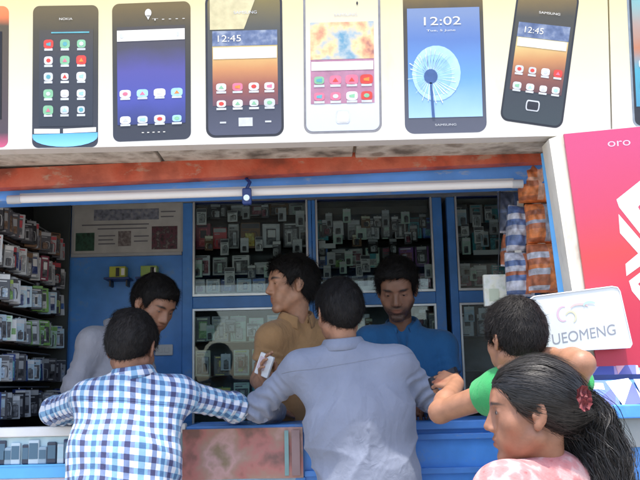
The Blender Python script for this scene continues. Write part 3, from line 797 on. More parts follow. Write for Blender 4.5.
# grey phone with the sunset screen
f = quadmap((205, -6), (282, -8), (284, 136), (206, 138)); A = 1.85
p = phone(f, A, P_dk, grad_mat('glare tinted body print', [(0, (0.06, 0.065, 0.10)), (.3, (0.03, 0.032, 0.05)), (.75, (0.06, 0.06, 0.05)), (1, (0.17, 0.13, 0.03))], *zr(f), .4, .06), .12)  # body colour includes the brown glare at the top
p['label'] = 'printed grey phone with sunset wallpaper'
o = MB(); flat(o, f, [(.06, .03), (.66, .03), (.50, .25), (.06, .25)], 4)  # diagonal glare drawn as a pale patch of colour
sub(o, 'gloss_print', C('pale gloss', (0.50, 0.45, 0.27)), p)
words(f, p, 'SAMSUNG', .52, .135, .02, .30, P_sil, 6)
z0, z1 = zr(f); H_ = z1 - z0
screen(f, p, .09, .26, .93, .78, grad_mat('sunset wallpaper', [(0, (0.11, 0.05, 0.07)), (.3, (0.24, 0.07, 0.05)), (.55, (0.46, 0.20, 0.07)), (.8, (0.56, 0.38, 0.13)), (1, (0.52, 0.42, 0.18))], z0 + H_ * .22, z0 + H_ * .66, .4, .10, 12))
screen(f, p, .09, .26, .93, .365, blotch_mat('clock strip print', [(0.05, 0.08, 0.17), (0.10, 0.14, 0.25), (0.24, 0.28, 0.36)], 30), 'status_strip', 4)
words(f, p, '12:45', .30, .315, .045, .30, P_wh, 6)
screen(f, p, .10, .375, .92, .455, P_wh, 'search_bar', 5)
icons(f, p, (.2, .41, .62, .82), (.65, .765), .07, .028, 5, 21, (0, 0, 5, 1))
for q_ in ([(.42, .865), (.60, .865), (.60, .925), (.42, .925)], [(.18, .89), (.26, .89), (.26, .902), (.18, .902)], [(.76, .89), (.84, .89), (.84, .902), (.76, .902)]):
    o = MB(); flat(o, f, q_, 4); sub(o, 'phone_key', P_sil, p)
# white phone
f = quadmap((303, -14), (380, -16), (382, 132), (304, 134)); A = 1.9
p = phone(f, A, C('pale grey rim', (0.20, 0.20, 0.215)), grad_mat('white body print', [(0, (0.50, 0.54, 0.60)), (.5, (0.57, 0.56, 0.54)), (1, (0.58, 0.50, 0.27))], *zr(f), .35, .05), .11)
p['label'] = 'printed white phone with a colourful screen'
words(f, p, 'SAMSUNG', .55, .20, .018, .3, P_sil, 5)
o = MB(); flat(o, f, circ(.70, .125, .012, 8, .012), 5); sub(o, 'lens', P_dk, p)
screen(f, p, .09, .25, .91, .80, C('mauve wallpaper', (0.36, 0.18, 0.26)))
screen(f, p, .09, .25, .91, .50, blotch_mat('paint splash print', [(0.10, 0.25, 0.36), (0.34, 0.40, 0.42), (0.66, 0.50, 0.26), (0.62, 0.30, 0.16), (0.30, 0.12, 0.10)], 13), 'picture_widget', 4)
screen(f, p, .10, .515, .90, .575, P_wh, 'search_bar', 5)
icons(f, p, (.2, .41, .62, .81), (.64, .75), .075, .03, 5, 33, (0, 5, 2, 5, 4, 0))
o = MB(); flat(o, f, rrect(.43, .855, .57, .925, .02, 3), 5); sub(o, 'home_key', P_wh, p)
o = MB(); flat(o, f, rrect(.41, .845, .59, .935, .03, 3), 4); sub(o, 'key_rim', P_sil, p)
# large dark phone with the blue seed head wallpaper
f = quadmap((402.5, -16), (482, -18), (487, 132), (405, 134)); A = 1.86
p = phone(f, A, body_grad('c', f, (0.20, 0.125, 0.02), (0.04, 0.04, 0.05), (0.075, 0.08, 0.11)), None, .12)
p['label'] = 'printed dark phone with a blue flower wallpaper'
z0, z1 = zr(f); H_ = z1 - z0
screen(f, p, .05, .165, .955, .895, grad_mat('blue wallpaper', [(0, (0.30, 0.48, 0.68)), (.35, (0.11, 0.27, 0.54)), (.7, (0.085, 0.16, 0.38)), (1, (0.15, 0.21, 0.36))], z0 + H_ * .1, z0 + H_ * .84, .35, .12, 9))
words(f, p, '12:02', .47, .255, .055, .46, P_wh, 6)
words(f, p, 'Tue, 5 June', .47, .315, .016, .36, P_wh, 6)
o = MB()
r_ = random.Random(4)
flat(o, f, circ(.40, .60, .30, 26, .185), 5, 0)
flat(o, f, circ(.37, .61, .22, 24, .135), 6, 1)
for k in range(34):
    a = 2 * math.pi * k / 34 + r_.uniform(-.05, .05)
    l = r_.uniform(.24, .34)
    c_, s_ = math.cos(a), math.sin(a)
    flat(o, f, [(.33 + c_ * .06 - s_ * .004, .62 + s_ * .037), (.33 + c_ * .06 + s_ * .004, .62 + s_ * .037), (.37 + c_ * l + .005, .605 + s_ * l * .60), (.37 + c_ * l - .005, .605 + s_ * l * .60 + .004)], 7, 2)
flat(o, f, circ(.33, .62, .085, 14, .05), 8, 3)
flat(o, f, [(.315, .66), (.345, .66), (.37, .893), (.335, .893)], 8, 3)
sub(o, 'flower_print', [C('halo', (0.34, 0.54, 0.76)), C('inner halo', (0.24, 0.44, 0.70)), C('seed threads', (0.60, 0.72, 0.84)), C('stem navy', (0.05, 0.10, 0.24))], p)
words(f, p, 'SAMSUNG', .50, .945, .014, .26, P_sil, 5)
# tilted dark phone
f = quadmap((518, -12), (580, -6), (562, 129), (499.5, 120)); A = 2.0
p = phone(f, A, P_dk, grad_mat('glare tinted body print two', [(0, (0.03, 0.04, 0.045)), (.4, (0.025, 0.028, 0.035)), (.8, (0.05, 0.045, 0.03)), (1, (0.18, 0.12, 0.03))], *zr(f), .4, .06), .13)  # same brown glare tinted into the top of this body
p['label'] = 'printed dark phone leaning over with a sunset screen'
words(f, p, 'SAMSUNG', .56, .165, .017, .34, P_wh, 6)
z0, z1 = zr(f); H_ = z1 - z0
screen(f, p, .09, .25, .92, .76, grad_mat('sunset wallpaper two', [(0, (0.08, 0.035, 0.04)), (.35, (0.22, 0.075, 0.045)), (.6, (0.44, 0.20, 0.07)), (.85, (0.56, 0.40, 0.15)), (1, (0.52, 0.44, 0.2))], z0 + H_ * .22, z0 + H_ * .64, .4, .10, 12))
screen(f, p, .09, .25, .92, .36, MATS['clock strip print'], 'status_strip', 4)
words(f, p, '12:45', .34, .305, .045, .30, P_wh, 6)
screen(f, p, .11, .365, .90, .43, P_wh, 'search_bar', 5)
icons(f, p, (.2, .41, .62, .82), (.60, .725), .07, .028, 5, 44, (0, 0, 7, 1, 2))
o = MB(); flat(o, f, rrect(.38, .82, .60, .90, .03, 3), 4); sub(o, 'key_rim', P_sil, p)
o = MB(); flat(o, f, rrect(.40, .83, .58, .89, .02, 3), 5); sub(o, 'home_key', P_dk, p)
# phone cut by the other edge
f = quadmap((626, -14), (704, -16), (708, 126), (633, 128)); A = 1.9
p = phone(f, A, C('slate rim', (0.20, 0.24, 0.28)), P_dk, .11)
p['label'] = 'printed dark phone cut by the banner side'
screen(f, p, .06, .10, .93, .85, grad_mat('teal wallpaper', [(0, (0.05, 0.20, 0.36)), (.4, (0.06, 0.30, 0.40)), (.55, (0.40, 0.16, 0.08)), (.7, (0.34, 0.24, 0.2)), (1, (0.12, 0.40, 0.42))], zr(f)[0], zr(f)[1], .4, .1))
icons(f, p, (.2, .41, .62, .81), (.55, .70), .075, .03, 5, 55)

# ------------------------------------------------------------------ right side: pole, pink banner, sign, brochure rack, hanging packets
pb0, pb1 = at(547, 153, 3.13), at(564.5, 291, 3.11)
dv = pb1 - pb0
k = (0.112 - pb1.z) / dv.z
pl = thing('blue_pole', 'light blue leaning pole beside the hanging packets', 'pole', pb1 + dv * k)
pt = pb0
MB().box((-.019, -.019, 0), (.019, .019, (pt - (pb1 + dv * k)).length), 0,
         Matrix.Translation(pb1 + dv * k) @ (-dv).to_track_quat('Z', 'Y').to_matrix().to_4x4(), bev=.004).build('pole_shaft', M_bluelt, pl)

YP = 2.965
bn = thing('banner_board', 'tall pink red banner board with white angular emblem', 'banner', at(650, 470, YP))
zP0, zP1 = at(620, 330, YP).z, at(620, 130, YP).z
M_pink = grad_mat('pink to red print', [(0, (0.50, 0.025, 0.06)), (.22, (0.52, 0.035, 0.065)), (.40, (0.53, 0.05, 0.055)), (.62, (0.52, 0.05, 0.11)), (1, (0.52, 0.055, 0.155))], zP0, zP1, .4, .18, 2.5)
def bpnt(px, py, l=0): return at(px, py, YP - .0006 * l)
o = MB(); o.prism([bpnt(564, 134), bpnt(790, 112), bpnt(826, 500), bpnt(616, 500)][::-1], (0, .012, 0)); o.build('banner_sheet', M_pink, bn)
o = MB(); o.prism([at(549, 139, YP + .02), at(563.8, 133.5, YP + .02), at(616, 500, YP + .02), at(604, 500, YP + .02)][::-1], (0, .10, 0)); o.build('frame_edge', M_offwh, bn)
o = MB(); o.prism([at(564, 133.5, YP + .0135), at(790, 112, YP + .0135), at(826, 500, YP + .0135), at(616, 500, YP + .0135)][::-1], (0, .09, 0)); o.build('backing', M_offwh, bn)
o = MB()
for pts in ([(646, 176), (616.5, 199.5), (619, 207), (646, 241), (646, 222), (638, 207), (646, 197)],
            [(618.5, 214), (620, 233), (646, 262), (646, 246)],
            [(646, 247), (625.5, 264), (626.5, 276), (646, 262)],
            [(629, 281), (632, 291), (646, 308), (646, 293), (638, 284), (646, 276), (646, 268)]):
    o.poly([bpnt(x, y, 1) for x, y in pts][::-1])
# the rest of the emblem beyond the picture edge, mirrored
for pts in ([(646, 176), (646, 197), (655, 208), (646, 222), (646, 241), (676, 206)],
            [(646, 246), (646, 262), (675, 232), (674, 213)],
            [(646, 247), (646, 262), (668, 275), (667, 262)],
            [(646, 308), (646, 293), (655, 284), (646, 276), (646, 268), (664, 280), (661, 291)]):
    o.poly([bpnt(x, y, 2) for x, y in pts])
o.build('emblem', M_white, bn)
r = (bpnt(640, 140) - bpnt(600, 143)); up = bpnt(617, 136) - bpnt(618, 146)
text_mesh('lettering', 'oro', mat('pale pink print', (0.72, 0.45, 0.55), .4, var=0), bpnt(619, 142.5, 1), r, up, .020, bn, .082)

YS = 2.90
sg = thing('white_sign', 'white tilted sign box with a pale swirl and grey lettering', 'sign', at(585, 350, YS))
outline = [(530, 353), (529, 300), (534, 296.5), (612, 286.6), (617.5, 287.6), (620, 291.5), (632, 344), (630, 347.5)]
o = MB(); o.prism([at(x, y, YS) for x, y in outline], (0, .06, 0)); o.build('sign_box', mat('white acrylic', (0.62, 0.64, 0.65), .3, var=.05), sg)
rim = MB()
for i in range(len(outline)):
    a_, b_ = at(*outline[i], YS - .001), at(*outline[(i + 1) % len(outline)], YS - .001)
    rim.tube([a_, b_], .0022, 8)
rim.build('sign_rim', mat('sign rim', (0.74, 0.72, 0.75), .4), sg)
def spt(x, y, l=1): return at(x, y, YS - .0006 * l)
o = MB()
for j, (cx, cy, rx, ry, a0, a1) in enumerate(((563, 314, 6.5, 8, 60, 290), (571, 317, 6, 6.5, 200, 420), (580, 309, 10, 6, 190, 330), (590, 306, 7, 5, 180, 320))):
    outp, inp = [], []
    for i in range(13):
        a = math.radians(a0 + (a1 - a0) * i / 12)
        w_ = .55 + .45 * math.sin(math.pi * i / 12)
        outp.append((cx + rx * math.cos(a), cy + ry * math.sin(a))); inp.append((cx + (rx - 2.2 * w_) * math.cos(a), cy + (ry - 2.2 * w_) * math.sin(a)))
    for i in range(12):
        o.poly([spt(*outp[i], 1 + j), spt(*outp[i + 1], 1 + j), spt(*inp[i + 1], 1 + j), spt(*inp[i], 1 + j)], j)
o.build('swirl_print', [mat('swirl pink', (0.577, 0.406, 0.484), .4, var=0), mat('swirl yellow', (0.577, 0.546, 0.39), .4, var=0), mat('swirl rose', (0.593, 0.452, 0.437), .4, var=0), mat('swirl aqua', (0.406, 0.562, 0.577), .4, var=0)], sg)
r = spt(615, 329) - spt(549, 340); up = spt(582, 325) - spt(584, 340)
text_mesh('lettering', 'UEOMENG', mat('sign grey ink', (0.24, 0.25, 0.29), .5, var=0), spt(584, 335), r, up, 10.5 * YS / 850, sg, 64 * YS / 850)

# sloping brochure rack
br = thing('brochure_rack', 'blue sloping two tier brochure rack at the counter end', 'rack', (X(620, 2.92), 2.92, .112))
xl, xr = X(583, 2.92, 400), X(745, 2.92, 400)
zA, zB, zCc = Z(416, 2.8000, 610), Z(380, 2.9200, 610), Z(347, 3.0400, 610)
def slab(o, x0, x1, ya, za, yb, zb_, th, mi=0):
    n = Vector((0, -(zb_ - za), yb - ya)).normalized() * th
    o.prism([(x0, ya, za), (x1, ya, za), (x1, yb, zb_), (x0, yb, zb_)], -n, mi)
o = MB(); slab(o, xl, xr, 2.8100, zA + .02, 2.9200, zB, .012); o.build('tray', M_blue2, br)
o = MB(); slab(o, xl, xr, 2.9300, zB + .004, 3.0400, zCc, .012); o.build('tray', M_blue2, br)
MB().box((xl, 2.7800, zA - .008), (xr, 2.8080, zA + .035), bev=.004).build('front_lip', M_blue, br)
MB().box((xl, 2.9220, zB - .006), (xr, 2.9285, zB + .018)).build('tier_lip', M_bluedk, br)
MB().box((xl, 2.8100, zA - .10), (xr, 3.0400, zA - .009)).build('drawer_box', M_grey, br)
MB().box((xl + .02, 2.8300, .112), (xr - .02, 3.0400, zA - .101)).build('rack_base', M_blue, br)
MB().box((xl, 3.0420, .3), (xr, 3.0540, zCc + .03)).build('rack_back', M_blue, br)
lf = [('purple and white', (0.40, 0.30, 0.52)), ('pink', (0.66, 0.38, 0.44)), ('pale violet', (0.46, 0.42, 0.62)), ('blue and white', (0.10, 0.18, 0.50)), ('white', (0.72, 0.72, 0.76)), ('grey blue', (0.30, 0.36, 0.52))]
def leaflet(i, tier, px, wpx, rot):
    nm_, c = lf[i]
    ya, za, yb, zb_ = ((2.8100, zA + .02, 2.9200, zB), (2.9300, zB + .004, 3.0400, zCc))[tier]
    up_ = Vector((0, yb - ya, zb_ - za)); L = up_.length; up_.normalize()
    n = Vector((0, -up_.z, up_.y))
    cx = X(px, (ya + yb) / 2, 400)
    mid = Vector((cx, (ya + yb) / 2, (za + zb_) / 2)) + n * (.004 + .0012 * i)
    Mx = Matrix.Translation(mid) @ Matrix((Vector((1, 0, 0)), up_, n)).transposed().to_4x4() @ Matrix.Rotation(rot, 4, 'Z')
    w = wpx * 2.9 / 850; h = L * .86
    o = MB(); o.box((-w / 2, -h / 2, 0), (w / 2, h / 2, .001), 0, Mx)
    o.box((-w * .42, h * .12, .001), (w * .1, h * .38, .0018), 1, Mx)
    o.add([Mx @ Vector(v) for v in ((-w / 2, -h / 2, .0016), (w * .3, -h / 2, .0016), (w / 2, h * .1, .0016), (w / 2, h * .3, .0016))], [[0, 1, 2, 3]], 2)
    ob = o.build('leaflet', [mat('leaflet ' + nm_, c, .4), M_white, mat('leaflet band', (0.08, 0.11, 0.36), .4)], None, loc=mid)
    tag(ob, f'{nm_} leaflet on the {["front", "back"][tier]} tier of the brochure rack', 'leaflet', 'leaflets on the brochure rack')
leaflet(0, 1, 602, 30, .04); leaflet(1, 1, 628, 22, -.08); leaflet(2, 1, 660, 34, .02)
leaflet(3, 0, 603, 26, -.10); leaflet(4, 0, 626, 24, .18); leaflet(5, 0, 655, 30, 0)

# hanging packets
def pouch(label, pxbox, Y, cols, bulge=.066, rz=0.0, ry=0.0):
    xa_, ya_, xb_, yb_ = pxbox
    cx, cz = X((xa_ + xb_) / 2, Y, (ya_ + yb_) / 2), Z((ya_ + yb_) / 2, Y, (xa_ + xb_) / 2)
    w, h = (xb_ - xa_) * Y / 850, (yb_ - ya_) * Y / 850
    Mx = Matrix.Translation((cx, Y, cz)) @ Matrix.Rotation(rz, 4, 'Z') @ Matrix.Rotation(ry, 4, 'Y')
    t = thing('snack_pouch', label, 'packet', (cx, Y, cz), 'packets hanging beside the blue pole')
    nx, nz = 22, 24
    r0 = random.Random(len(label) * 7 + int(xa_))
    ph = [r0.uniform(0, 6) for _ in range(4)]
    vs, fs, mi = [], [], []
    for side in (-1, 1):
        base = len(vs)
        for i in range(nx + 1):
            for j in range(nz + 1):
                u, v = i / nx * 2 - 1, j / nz * 2 - 1
                b = max(0, 1 - u ** 4) ** .5 * max(0, 1 - abs(v) ** 3.2) ** .6
                wr = .006 * math.sin(u * 9 + ph[0] + v * 3) * math.sin(v * 7 + ph[1]) * b
                vs.append(Mx @ Vector((u * w / 2 * (1 - .05 * (1 - v * v)), side * (bulge * b + wr), v * h / 2)))
        for i in range(nx):
            for j in range(nz):
                a = base + i * (nz + 1) + j
                fs.append([a, a + nz + 1, a + nz + 2, a + 1] if side < 0 else [a, a + 1, a + nz + 2, a + nz + 1])
                u, v = (i + .5) / nx, (j + .5) / nz
                mi.append(3 if v < .05 or v > .95 else (1 if .58 < u < .80 or (.45 < v < .55) else (2 if (int(v * 9) % 3 == 0 and u < .58) else 0)))
    me = MB()
    for f_, m_ in zip(fs, mi):
        me.f.append(f_); me.m.append(m_); me.sm.append(True)
    me.v = [tuple(v) for v in vs]
    cc = [mat('foil ' + n, c, .38, var=.45, scale=38) for n, c in cols]
    me.build('pouch_body', cc, t)
    o = MB()
    q = Mx @ Vector((0, 0, h / 2))
    o.box((-w * .12, -.003, h / 2 - .004), (w * .12, .003, h / 2 + .02), 0, Mx)
    o.build('hang_tab', M_offwh, t)
fo = ('orange', (0.60, 0.19, 0.06)); fb = ('blue', (0.10, 0.15, 0.30)); fp = ('pale pink', (0.62, 0.36, 0.26)); fs_ = ('silver', (0.46, 0.46, 0.50)); fbr = ('rust', (0.40, 0.13, 0.06)); fw = ('pale blue', (0.30, 0.31, 0.37))
pouch('orange and peach packet, topmost beside the blue pole', (517, 161, 546, 204), 3.36, [fo, fp, fbr, fo])
pouch('orange packet with pale blue bands just below the topmost one', (525, 203, 553, 245), 3.37, [fo, fw, fbr, fo])
pouch('rust and orange packet with silver bars, lowest against the blue pole', (527, 243, 559, 293), 3.36, [fbr, fo, fs_, fo])
pouch('dull blue packet with grey bars hanging left of the orange banded one', (506, 205, 533, 254), 3.42, [fb, fw, fs_, fs_], .05, .2, .1)
pouch('rust brown packet at the outer left of the bunch', (501, 234, 518, 268), 3.50, [fbr, fw, fbr, fs_], .032, .3, .15)
pouch('silver grey packet with rust stripe hanging lowest on the cabinet side', (505, 252, 534, 297), 3.40, [fs_, fbr, fb, fs_], .05, .1)
pouch('dark slate packet high behind the bunch', (497, 190, 523, 234), 3.56, [('slate', (0.07, 0.09, 0.15)), fb, ('slate', (0.07, 0.09, 0.15)), fs_], .032, .2)
hr = thing('hanging_rail', 'thin dark wire rail holding up the hanging packets', 'rail', at(530, 166, 3.45))
MB().tube([at(500, 186, 3.52), at(524, 164, 3.43), at(552, 158, 3.40)], .005, 8).build('rail_wire', M_dark, hr)
MB().tube([at(530, 163, 3.42), at(538, 204, 3.43), at(548, 296, 3.42)], .004, 8).build('hang_cord', M_dark, hr)
# ------------------------------------------------------------------ people: smooth implicit surfaces
def A3(v): return np.array([v[0], v[1], v[2]], dtype=np.float64)

class Field:
    """smooth union of round cones, ellipsoids and shells, meshed with surface nets"""
    def __init__(s, lo, hi, fine, coarse=None, zones=None):
        axes = []
        for a in range(3):
            if coarse is None:
                axes.append(np.arange(lo[a], hi[a] + fine, fine))
            else:
                p, out = lo[a], [lo[a]]
                while p < hi[a]:
                    d = min([0 if z[a][0] <= p <= z[a][1] else min(abs(p - z[a][0]), abs(p - z[a][1])) for z in zones])
                    p += fine if d < .008 else min(coarse, fine + d * .25)
                    out.append(p)
                axes.append(np.array(out))
        s.ax = axes
        s.F = np.full([len(a) for a in axes], 0.3, dtype=np.float32)
        s.fine = fine
        s.h = max(float(np.max(np.diff(a))) for a in axes)
    def sub(s, lo, hi):
        sl = []
        for a in range(3):
            i0 = max(0, np.searchsorted(s.ax[a], lo[a]) - 2)
            i1 = min(len(s.ax[a]), np.searchsorted(s.ax[a], hi[a]) + 2)
            if i1 <= i0: return None, None
            sl.append(slice(i0, i1))
        P = np.meshgrid(*[s.ax[a][sl[a]] for a in range(3)], indexing='ij', sparse=True)
        return tuple(sl), P
    def put(s, fn, lo, hi, k, op='u'):
        pad = max(k * 1.2, s.fine * 3, .02)
        sl, P = s.sub(np.asarray(lo) - pad, np.asarray(hi) + pad)
        if sl is None: return
        d = fn(*P).astype(np.float32)
        f = s.F[sl]
        if op == 'u':
            if k > 0:
                h = np.clip(.5 + .5 * (f - d) / k, 0, 1)
                s.F[sl] = f * (1 - h) + d * h - k * h * (1 - h)
            else: s.F[sl] = np.minimum(f, d)
        elif op == 's':
            if k > 0:
                h = np.clip(.5 - .5 * (f + d) / k, 0, 1)
                s.F[sl] = f * (1 - h) - d * h + k * h * (1 - h)
            else: s.F[sl] = np.maximum(f, -d)
        elif op == 'i':
            s.F[sl] = np.maximum(f, d)
    def cone(s, a, b, ra, rb, k=.02, op='u'):
        a, b = A3(a), A3(b)
        ab = b - a; L = float(ab @ ab) + 1e-12
        r = max(ra, rb)
        def fn(x, y, z):
            t = np.clip(((x - a[0]) * ab[0] + (y - a[1]) * ab[1] + (z - a[2]) * ab[2]) / L, 0, 1)
            return np.sqrt((x - a[0] - t * ab[0]) ** 2 + (y - a[1] - t * ab[1]) ** 2 + (z - a[2] - t * ab[2]) ** 2) - (ra + (rb - ra) * t)
        s.put(fn, np.minimum(a, b) - r, np.maximum(a, b) + r, k, op)
    def ell(s, c, r, R=None, k=.02, op='u'):
        """ellipsoid; columns of R are its axes"""
        c = A3(c); r = np.asarray(r, float)
        R = np.eye(3) if R is None else np.asarray(R)
        m = float(max(r))
        ext = np.sqrt(((R * r) ** 2).sum(1))
        def fn(x, y, z):
            X_, Y_, Z_ = x - c[0], y - c[1], z - c[2]
            q = [(X_ * R[0, i] + Y_ * R[1, i] + Z_ * R[2, i]) for i in range(3)]
            k0 = np.sqrt((q[0] / r[0]) ** 2 + (q[1] / r[1]) ** 2 + (q[2] / r[2]) ** 2)
            k1 = np.sqrt((q[0] / r[0] ** 2) ** 2 + (q[1] / r[1] ** 2) ** 2 + (q[2] / r[2] ** 2) ** 2) + 1e-9
            return k0 * (k0 - 1) / k1
        s.put(fn, c - ext, c + ext, k, op)
    def ring(s, c, R, rx, ry, th, hh, flare=0.0, k=.006):
        """elliptic collar band around axis R[:,2]"""
        c = A3(c); R = np.asarray(R); m = max(rx, ry) + abs(flare) + th
        def fn(x, y, z):
            X_, Y_, Z_ = x - c[0], y - c[1], z - c[2]
            q = [(X_ * R[0, i] + Y_ * R[1, i] + Z_ * R[2, i]) for i in range(3)]
            fl = 1 - flare * q[2] / max(hh, 1e-6)
            rad = np.sqrt((q[0] / (rx * fl)) ** 2 + (q[1] / (ry * fl)) ** 2)
            d = np.abs(rad - 1) * min(rx, ry) - th
            return np.maximum(d, np.abs(q[2]) - hh)
        s.put(fn, c - m - hh, c + m + hh, k)
    def cut(s, p, n, where=None, r=.12):
        """removes what lies beyond the plane (p, n), inside a ball round p"""
        p, n = A3(p), A3(n); n = n / np.linalg.norm(n)
        def fn(x, y, z):
            pl = (x - p[0]) * n[0] + (y - p[1]) * n[1] + (z - p[2]) * n[2]
            ball = np.sqrt((x - p[0]) ** 2 + (y - p[1]) ** 2 + (z - p[2]) ** 2) - r
            return np.maximum(-pl, ball)
        s.put(fn, p - r, p + r, 0, 's')
    def mesh(s):
        F = s.F; ins = F < 0
        nx, ny, nz = F.shape
        cnt = np.zeros((nx - 1, ny - 1, nz - 1), np.uint8)
        for dx in (0, 1):
            for dy in (0, 1):
                for dz in (0, 1):
                    cnt += ins[dx:nx - 1 + dx, dy:ny - 1 + dy, dz:nz - 1 + dz]
        act = np.argwhere((cnt > 0) & (cnt < 8))
        idx = np.full(cnt.shape, -1, np.int64)
        idx[act[:, 0], act[:, 1], act[:, 2]] = np.arange(len(act))
        pos = np.zeros((len(act), 3)); n = np.zeros(len(act))
        cs = [(0, 0, 0), (1, 0, 0), (0, 1, 0), (1, 1, 0), (0, 0, 1), (1, 0, 1), (0, 1, 1), (1, 1, 1)]
        for a in range(8):
            for b in range(a + 1, 8):
                if sum(abs(cs[a][i] - cs[b][i]) for i in range(3)) != 1: continue
                ia = act + np.array(cs[a]); ib = act + np.array(cs[b])
                fa = F[ia[:, 0], ia[:, 1], ia[:, 2]]; fb = F[ib[:, 0], ib[:, 1], ib[:, 2]]
                m = (fa < 0) != (fb < 0)
                t = np.where(m, fa / np.where(m, fa - fb, 1), 0)
                for d in range(3):
                    pa, pb = s.ax[d][ia[:, d]], s.ax[d][ib[:, d]]
                    pos[:, d] += np.where(m, pa + (pb - pa) * t, 0)
                n += m
        pos /= np.maximum(n, 1)[:, None]
        quads = []
        for ax in range(3):
            lo = [slice(1, -1)] * 3; lo[ax] = slice(0, -1)
            up = [slice(1, -1)] * 3; up[ax] = slice(1, None)
            i0, i1 = ins[tuple(lo)], ins[tuple(up)]
            e = np.argwhere(i0 != i1)
            if len(e) == 0: continue
            flip = ~i0[e[:, 0], e[:, 1], e[:, 2]]
            off = np.ones(3, int); off[ax] = 0
            e = e + off
            u, v = [(1, 2), (2, 0), (0, 1)][ax]
            q = []
            for du, dv in ((0, 0), (-1, 0), (-1, -1), (0, -1)):
                c = e.copy(); c[:, u] += du; c[:, v] += dv
                q.append(idx[c[:, 0], c[:, 1], c[:, 2]])
            q = np.stack(q, 1)
            q[flip] = q[flip][:, ::-1]
            quads.append(q)
        q = np.concatenate(quads)
        return pos, q[(q >= 0).all(1)]

def vnormals(V, Q):
    n = np.cross(V[Q[:, 2]] - V[Q[:, 0]], V[Q[:, 3]] - V[Q[:, 1]])
    N = np.zeros_like(V)
    for i in range(4): np.add.at(N, Q[:, i], n)
    return N / (np.linalg.norm(N, axis=1)[:, None] + 1e-12)

def smooth(V, Q, it=2, lam=.5):
    for _ in range(it):
        S_ = np.zeros_like(V); c = np.zeros(len(V))
        for i in range(4):
            np.add.at(S_, Q[:, i], V[Q[:, (i + 1) % 4]]); np.add.at(c, Q[:, i], 1)
            np.add.at(S_, Q[:, (i + 1) % 4], V[Q[:, i]]); np.add.at(c, Q[:, (i + 1) % 4], 1)
        V = V + lam * (S_ / np.maximum(c, 1)[:, None] - V)
    return V

_tab = np.random.RandomState(3).rand(64, 64, 64)
def vnoise(P):
    i = np.floor(P).astype(int); f = P - i; f = f * f * (3 - 2 * f)
    r = 0
    for dx in (0, 1):
        for dy in (0, 1):
            for dz in (0, 1):
                w = (f[:, 0] if dx else 1 - f[:, 0]) * (f[:, 1] if dy else 1 - f[:, 1]) * (f[:, 2] if dz else 1 - f[:, 2])
                r = r + w * _tab[(i[:, 0] + dx) % 64, (i[:, 1] + dy) % 64, (i[:, 2] + dz) % 64]
    return r * 2 - 1

def to_object(name, V, Q, mats, parent, attrs=None, smooth_=True):
    me = bpy.data.meshes.new(name)
    off = A3(parent.location) if parent is not None else np.zeros(3)
    V = V - off
    me.vertices.add(len(V)); me.vertices.foreach_set('co', V.astype(np.float32).ravel())
    k = Q.shape[1]
    me.loops.add(len(Q) * k); me.loops.foreach_set('vertex_index', Q.astype(np.int32).ravel())
    me.polygons.add(len(Q)); me.polygons.foreach_set('loop_start', np.arange(0, len(Q) * k, k, dtype=np.int32))
    me.update(calc_edges=True); me.validate()
    if smooth_: me.polygons.foreach_set('use_smooth', [True] * len(me.polygons))
    for n_, (tp, arr) in (attrs or {}).items():
        at_ = me.attributes.new(n_, tp, 'POINT')
        at_.data.foreach_set('color' if 'COLOR' in tp else 'vector', arr.astype(np.float32).ravel())
    for m in (mats if isinstance(mats, (list, tuple)) else [mats]): me.materials.append(m)
    o = bpy.data.objects.new(name, me)
    COL.objects.link(o)
    if parent is not None: o.parent = parent
    return o

# ---- materials for people
def skin_mat():
    m = mat('skin', (.3, .15, .1), .50, var=0, bump=.10, bscale=260)
    nt = m.node_tree; b = nt.nodes['Principled BSDF']
    a = nt.nodes.new('ShaderNodeAttribute'); a.attribute_name = 'tone'
    n = nt.nodes.new('ShaderNodeTexNoise'); n.inputs['Scale'].default_value = 34; n.inputs['Detail'].default_value = 6
    tc = nt.nodes.new('ShaderNodeTexCoord'); nt.links.new(tc.outputs['Object'], n.inputs['Vector'])
    r = nt.nodes.new('ShaderNodeMapRange'); r.inputs['From Min'].default_value = .3; r.inputs['From Max'].default_value = .7
    r.inputs['To Min'].default_value = .86; r.inputs['To Max'].default_value = 1.12
    nt.links.new(n.outputs[0], r.inputs[0])
    mx = nt.nodes.new('ShaderNodeMix'); mx.data_type, mx.blend_type = 'RGBA', 'MULTIPLY'; mx.inputs['Factor'].default_value = 1
    nt.links.new(a.outputs['Color'], mx.inputs[6]); nt.links.new(r.outputs[0], mx.inputs[7])
    nt.links.new(mx.outputs[2], b.inputs['Base Color'])
    b.inputs['Subsurface Weight'].default_value = .12
    b.inputs['Subsurface Radius'].default_value = (.012, .005, .003)
    return m
M_skin = skin_mat()
M_hair = mat('black hair', (0.012, 0.0105, 0.010), .60, var=.3, scale=60, spec=.20)
M_hairg = mat('dusty black hair', (0.017, 0.0155, 0.015), .46, var=.4, scale=40, spec=.4)
M_eye = mat('eye white', (0.30, 0.26, 0.24), .25, var=0)
M_iris = mat('iris', (0.02, 0.012, 0.008), .15, var=0)

